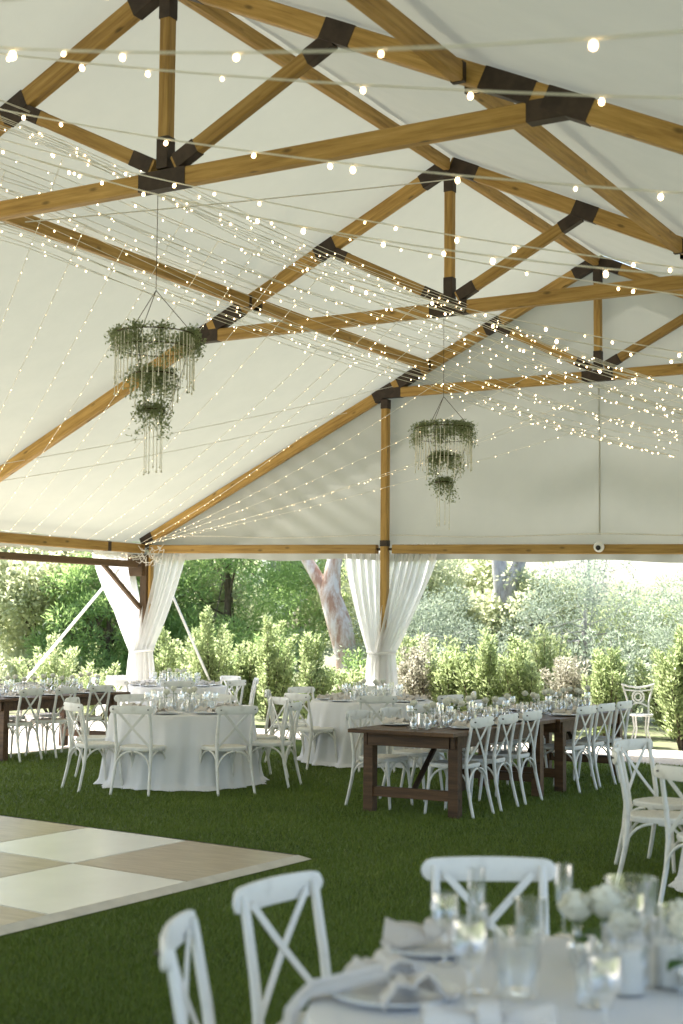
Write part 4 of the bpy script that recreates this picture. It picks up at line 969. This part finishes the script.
# ------------------------------------------------------------------ string lights
mbulb = MB(); mbulb.lathe([(0, -.030), (.007, -.026), (.009, -.018), (.006, -.009), (.003, -.006)], 8, mi=0); mbulb.lathe([(.0045, -.008), (.0055, .002), (.003, .004), (0, .004)], 6, mi=1)
BULB = mbulb.mesh('bulb', [M['bulb'], M['socket']]); mb2 = MB(); mb2.lathe([(0, -.018), (.0045, -.015), (.0055, -.010), (.003, -.004)], 6, mi=0); mb2.lathe([(.003, -.004), (.0035, .002), (0, .003)], 6, mi=1)
MINI = mb2.mesh('bulb', [M['bulb'], M['socket']])
SEQ = []
def string(pts, spacing, bulb, label, group, rr=.0042, sc=1.0, jit=.48):
    pts = [Vector(p) for p in pts]; o = pts[0]; root = empty('string_light', o); tag(root, label, 'string light', group); SEQ.append(1); root['seq'] = len(SEQ); mb = MB(); mb.tube([p - o for p in pts], rr, 5); build(mb, 'cable', M['wire'], root)
    seg = [(b - a).length for a, b in zip(pts[:-1], pts[1:])]; L = sum(seg); n = min(99, int(L / spacing)); sp = L / n
    for i in range(n):
        d = (i + .5 + random.uniform(-jit, jit)) * sp; k = 0
        while k < len(seg) - 1 and d > seg[k]: d -= seg[k]; k += 1
        p = pts[k].lerp(pts[k + 1], min(1, d / seg[k])) - o - Vector((0, 0, rr)); b = bpy.data.objects.new('bulb', bulb); COL.objects.link(b); b.parent = root
        b.matrix_basis = Matrix.Translation(p) @ Matrix.Rotation(random.uniform(-.5, .5), 4, 'X') @ Matrix.Scale(sc * random.choice((.6, .8, .9, 1.0, 1.25)), 4)
def sagline(a, b, sag, n=24, wob=.0):
    a = Vector(a); b = Vector(b); r = []
    for i in range(n + 1):
        t = i / n; p = a.lerp(b, t); p.z -= sag * 4 * t * (1 - t); 
        if wob: p.z += wob * math.sin(t * 31 + a.x * 7); 
        r.append(p)
    return r
# the dense bundle along the middle of the roof
def band_pt(y, q):
    """point of the bundle at depth y; q = 0..1 across it"""
    t = (y - Y1) / (Y3 - Y1); x = -8.45 + (3.15) * t + (.5 - q) * .6; z = 6.10 - 1.36 * t - .14 * math.sin(PI * max(0, min(1, t))) - q * 1.15 * (1 - .35 * t); return Vector((x, y, z))
NB = 28
for i in range(NB):
    q0 = (i + .5) / NB; q1 = min(1, max(0, q0 + random.uniform(-.7, .7))); pts = []
    for k in range(31):
        t = k / 30; y = 4.5 + (Y3 - .15 - 4.5) * t; q = q0 + (q1 - q0) * t; p = band_pt(y, q); p.z -= .05 * math.sin(PI * ((t * 3) % 1)); pts.append(p)
    string(pts, .48, MINI, 'warm fairy light strand in the dense bundle running the length of the roof middle', 'fairy lights in the central bundle', .0030, 1.0)
# strands down to the left eave, the last ones fanning out from the corner
NL = 34
for i in range(NL):
    yb = 4.6 + (18.6 - 4.6) * (i / (NL - 1)); ye = min(Y3 - .12, yb + 4.3 + .02 * i); b_ = band_pt(yb, random.uniform(0, .8)); e = Vector((RX - EW + .1, ye, HE + .08))
    string(sagline(b_, e, .10 + .1 * random.random()), .22, MINI, 'warm fairy light strand slanting down under the left roof slope to the eave' if ye < Y3 - .2 else 'warm fairy light strand fanning up from the left corner across the gable canvas', 'fairy lights down to the left eave' if ye < Y3 - .2 else 'fairy lights fanning from the corner', .0032, .52) if ye < Y3 - .2 or i % 2 == 0 else None
# strands towards the right eave, passing over the camera
for i, yb in enumerate([3.3, 4.3, 5.3, 6.3, 7.2, 8.1, 9.0, 10.0, 11.0, 12.0, 13.0, 14.2, 15.4, 16.6, 17.8]):
    a = band_pt(yb, .35); e = Vector((1.0, yb - 1.0 + .12 * i, HE + .1)); string(sagline(a, e, .22 + .35 * random.random() + (.55 if i == 0 else .3 if i == 1 else 0)), .5, BULB, 'warm bulb strand over the right half of the roof', 'bulb strands over the right half', .0045, 1.1, .48)
for o in bpy.data.objects:
    pass
def relabel(group, fmt):
    ORD = ['topmost', 'second', 'third', 'fourth', 'fifth', 'sixth', 'seventh', 'eighth', 'ninth', 'tenth', 'eleventh', 'twelfth', 'thirteenth', 'fourteenth', 'fifteenth', 'sixteenth', 'seventeenth', 'eighteenth', 'nineteenth', 'twentieth', 'twenty-first', 'twenty-second', 'twenty-third', 'twenty-fourth', 'twenty-fifth', 'twenty-sixth', 'twenty-seventh', 'twenty-eighth']
    L_ = [o for o in COL.objects if o.get('group') == group and o.get('category') == 'string light']
    L_.sort(key=lambda o: o['seq'])
    for i, o in enumerate(L_):
        o['label'] = fmt % (ORD[i] if i < 28 else 'lowest')
relabel('bulb strands over the right half', 'warm bulb strand over the right half of the roof, %s counting down')
relabel('fairy lights down to the left eave', 'warm fairy light strand under the left roof slope, %s counting from upper left')
relabel('fairy lights fanning from the corner', 'warm fairy light strand from the left corner over the gable canvas, %s counting down')
# strand lying along the left eave and gathered at the corner
for k in range(3):
    pts = [Vector((RX - EW + .12 + .03 * math.sin(i * 1.3 + k), 9 + i * .33, HE - .09 - .06 * abs(math.sin(i * .9 + k)) - .02 * k)) for i in range(30)]
    string(pts, .3, MINI, 'pale fairy light strand draped along the left eave beam up to the corner', 'fairy lights along the left eave', .005, .5)
mb = MB(); rr_ = random.Random(4)
for k in range(34):
    a = Vector((RX - EW + .15 + rr_.uniform(-.25, .35), Y3 - .15 + rr_.uniform(-.3, .05), HE - .05 + rr_.uniform(-.14, .1))); b = a + Vector((rr_.uniform(-.2, .2), rr_.uniform(-.15, .15), rr_.uniform(-.15, .1))); mb.tube([a, (a + b) / 2 + Vector((0, 0, -.05)), b], .006, 5)
o = build(mb, 'cable_tangle', M['socket']); tag(o, 'tangle of pale cable ends tied round the corner joint above the curtains', 'cable')

for o in COL.objects:
    if 'seq' in o.keys(): del o['seq']
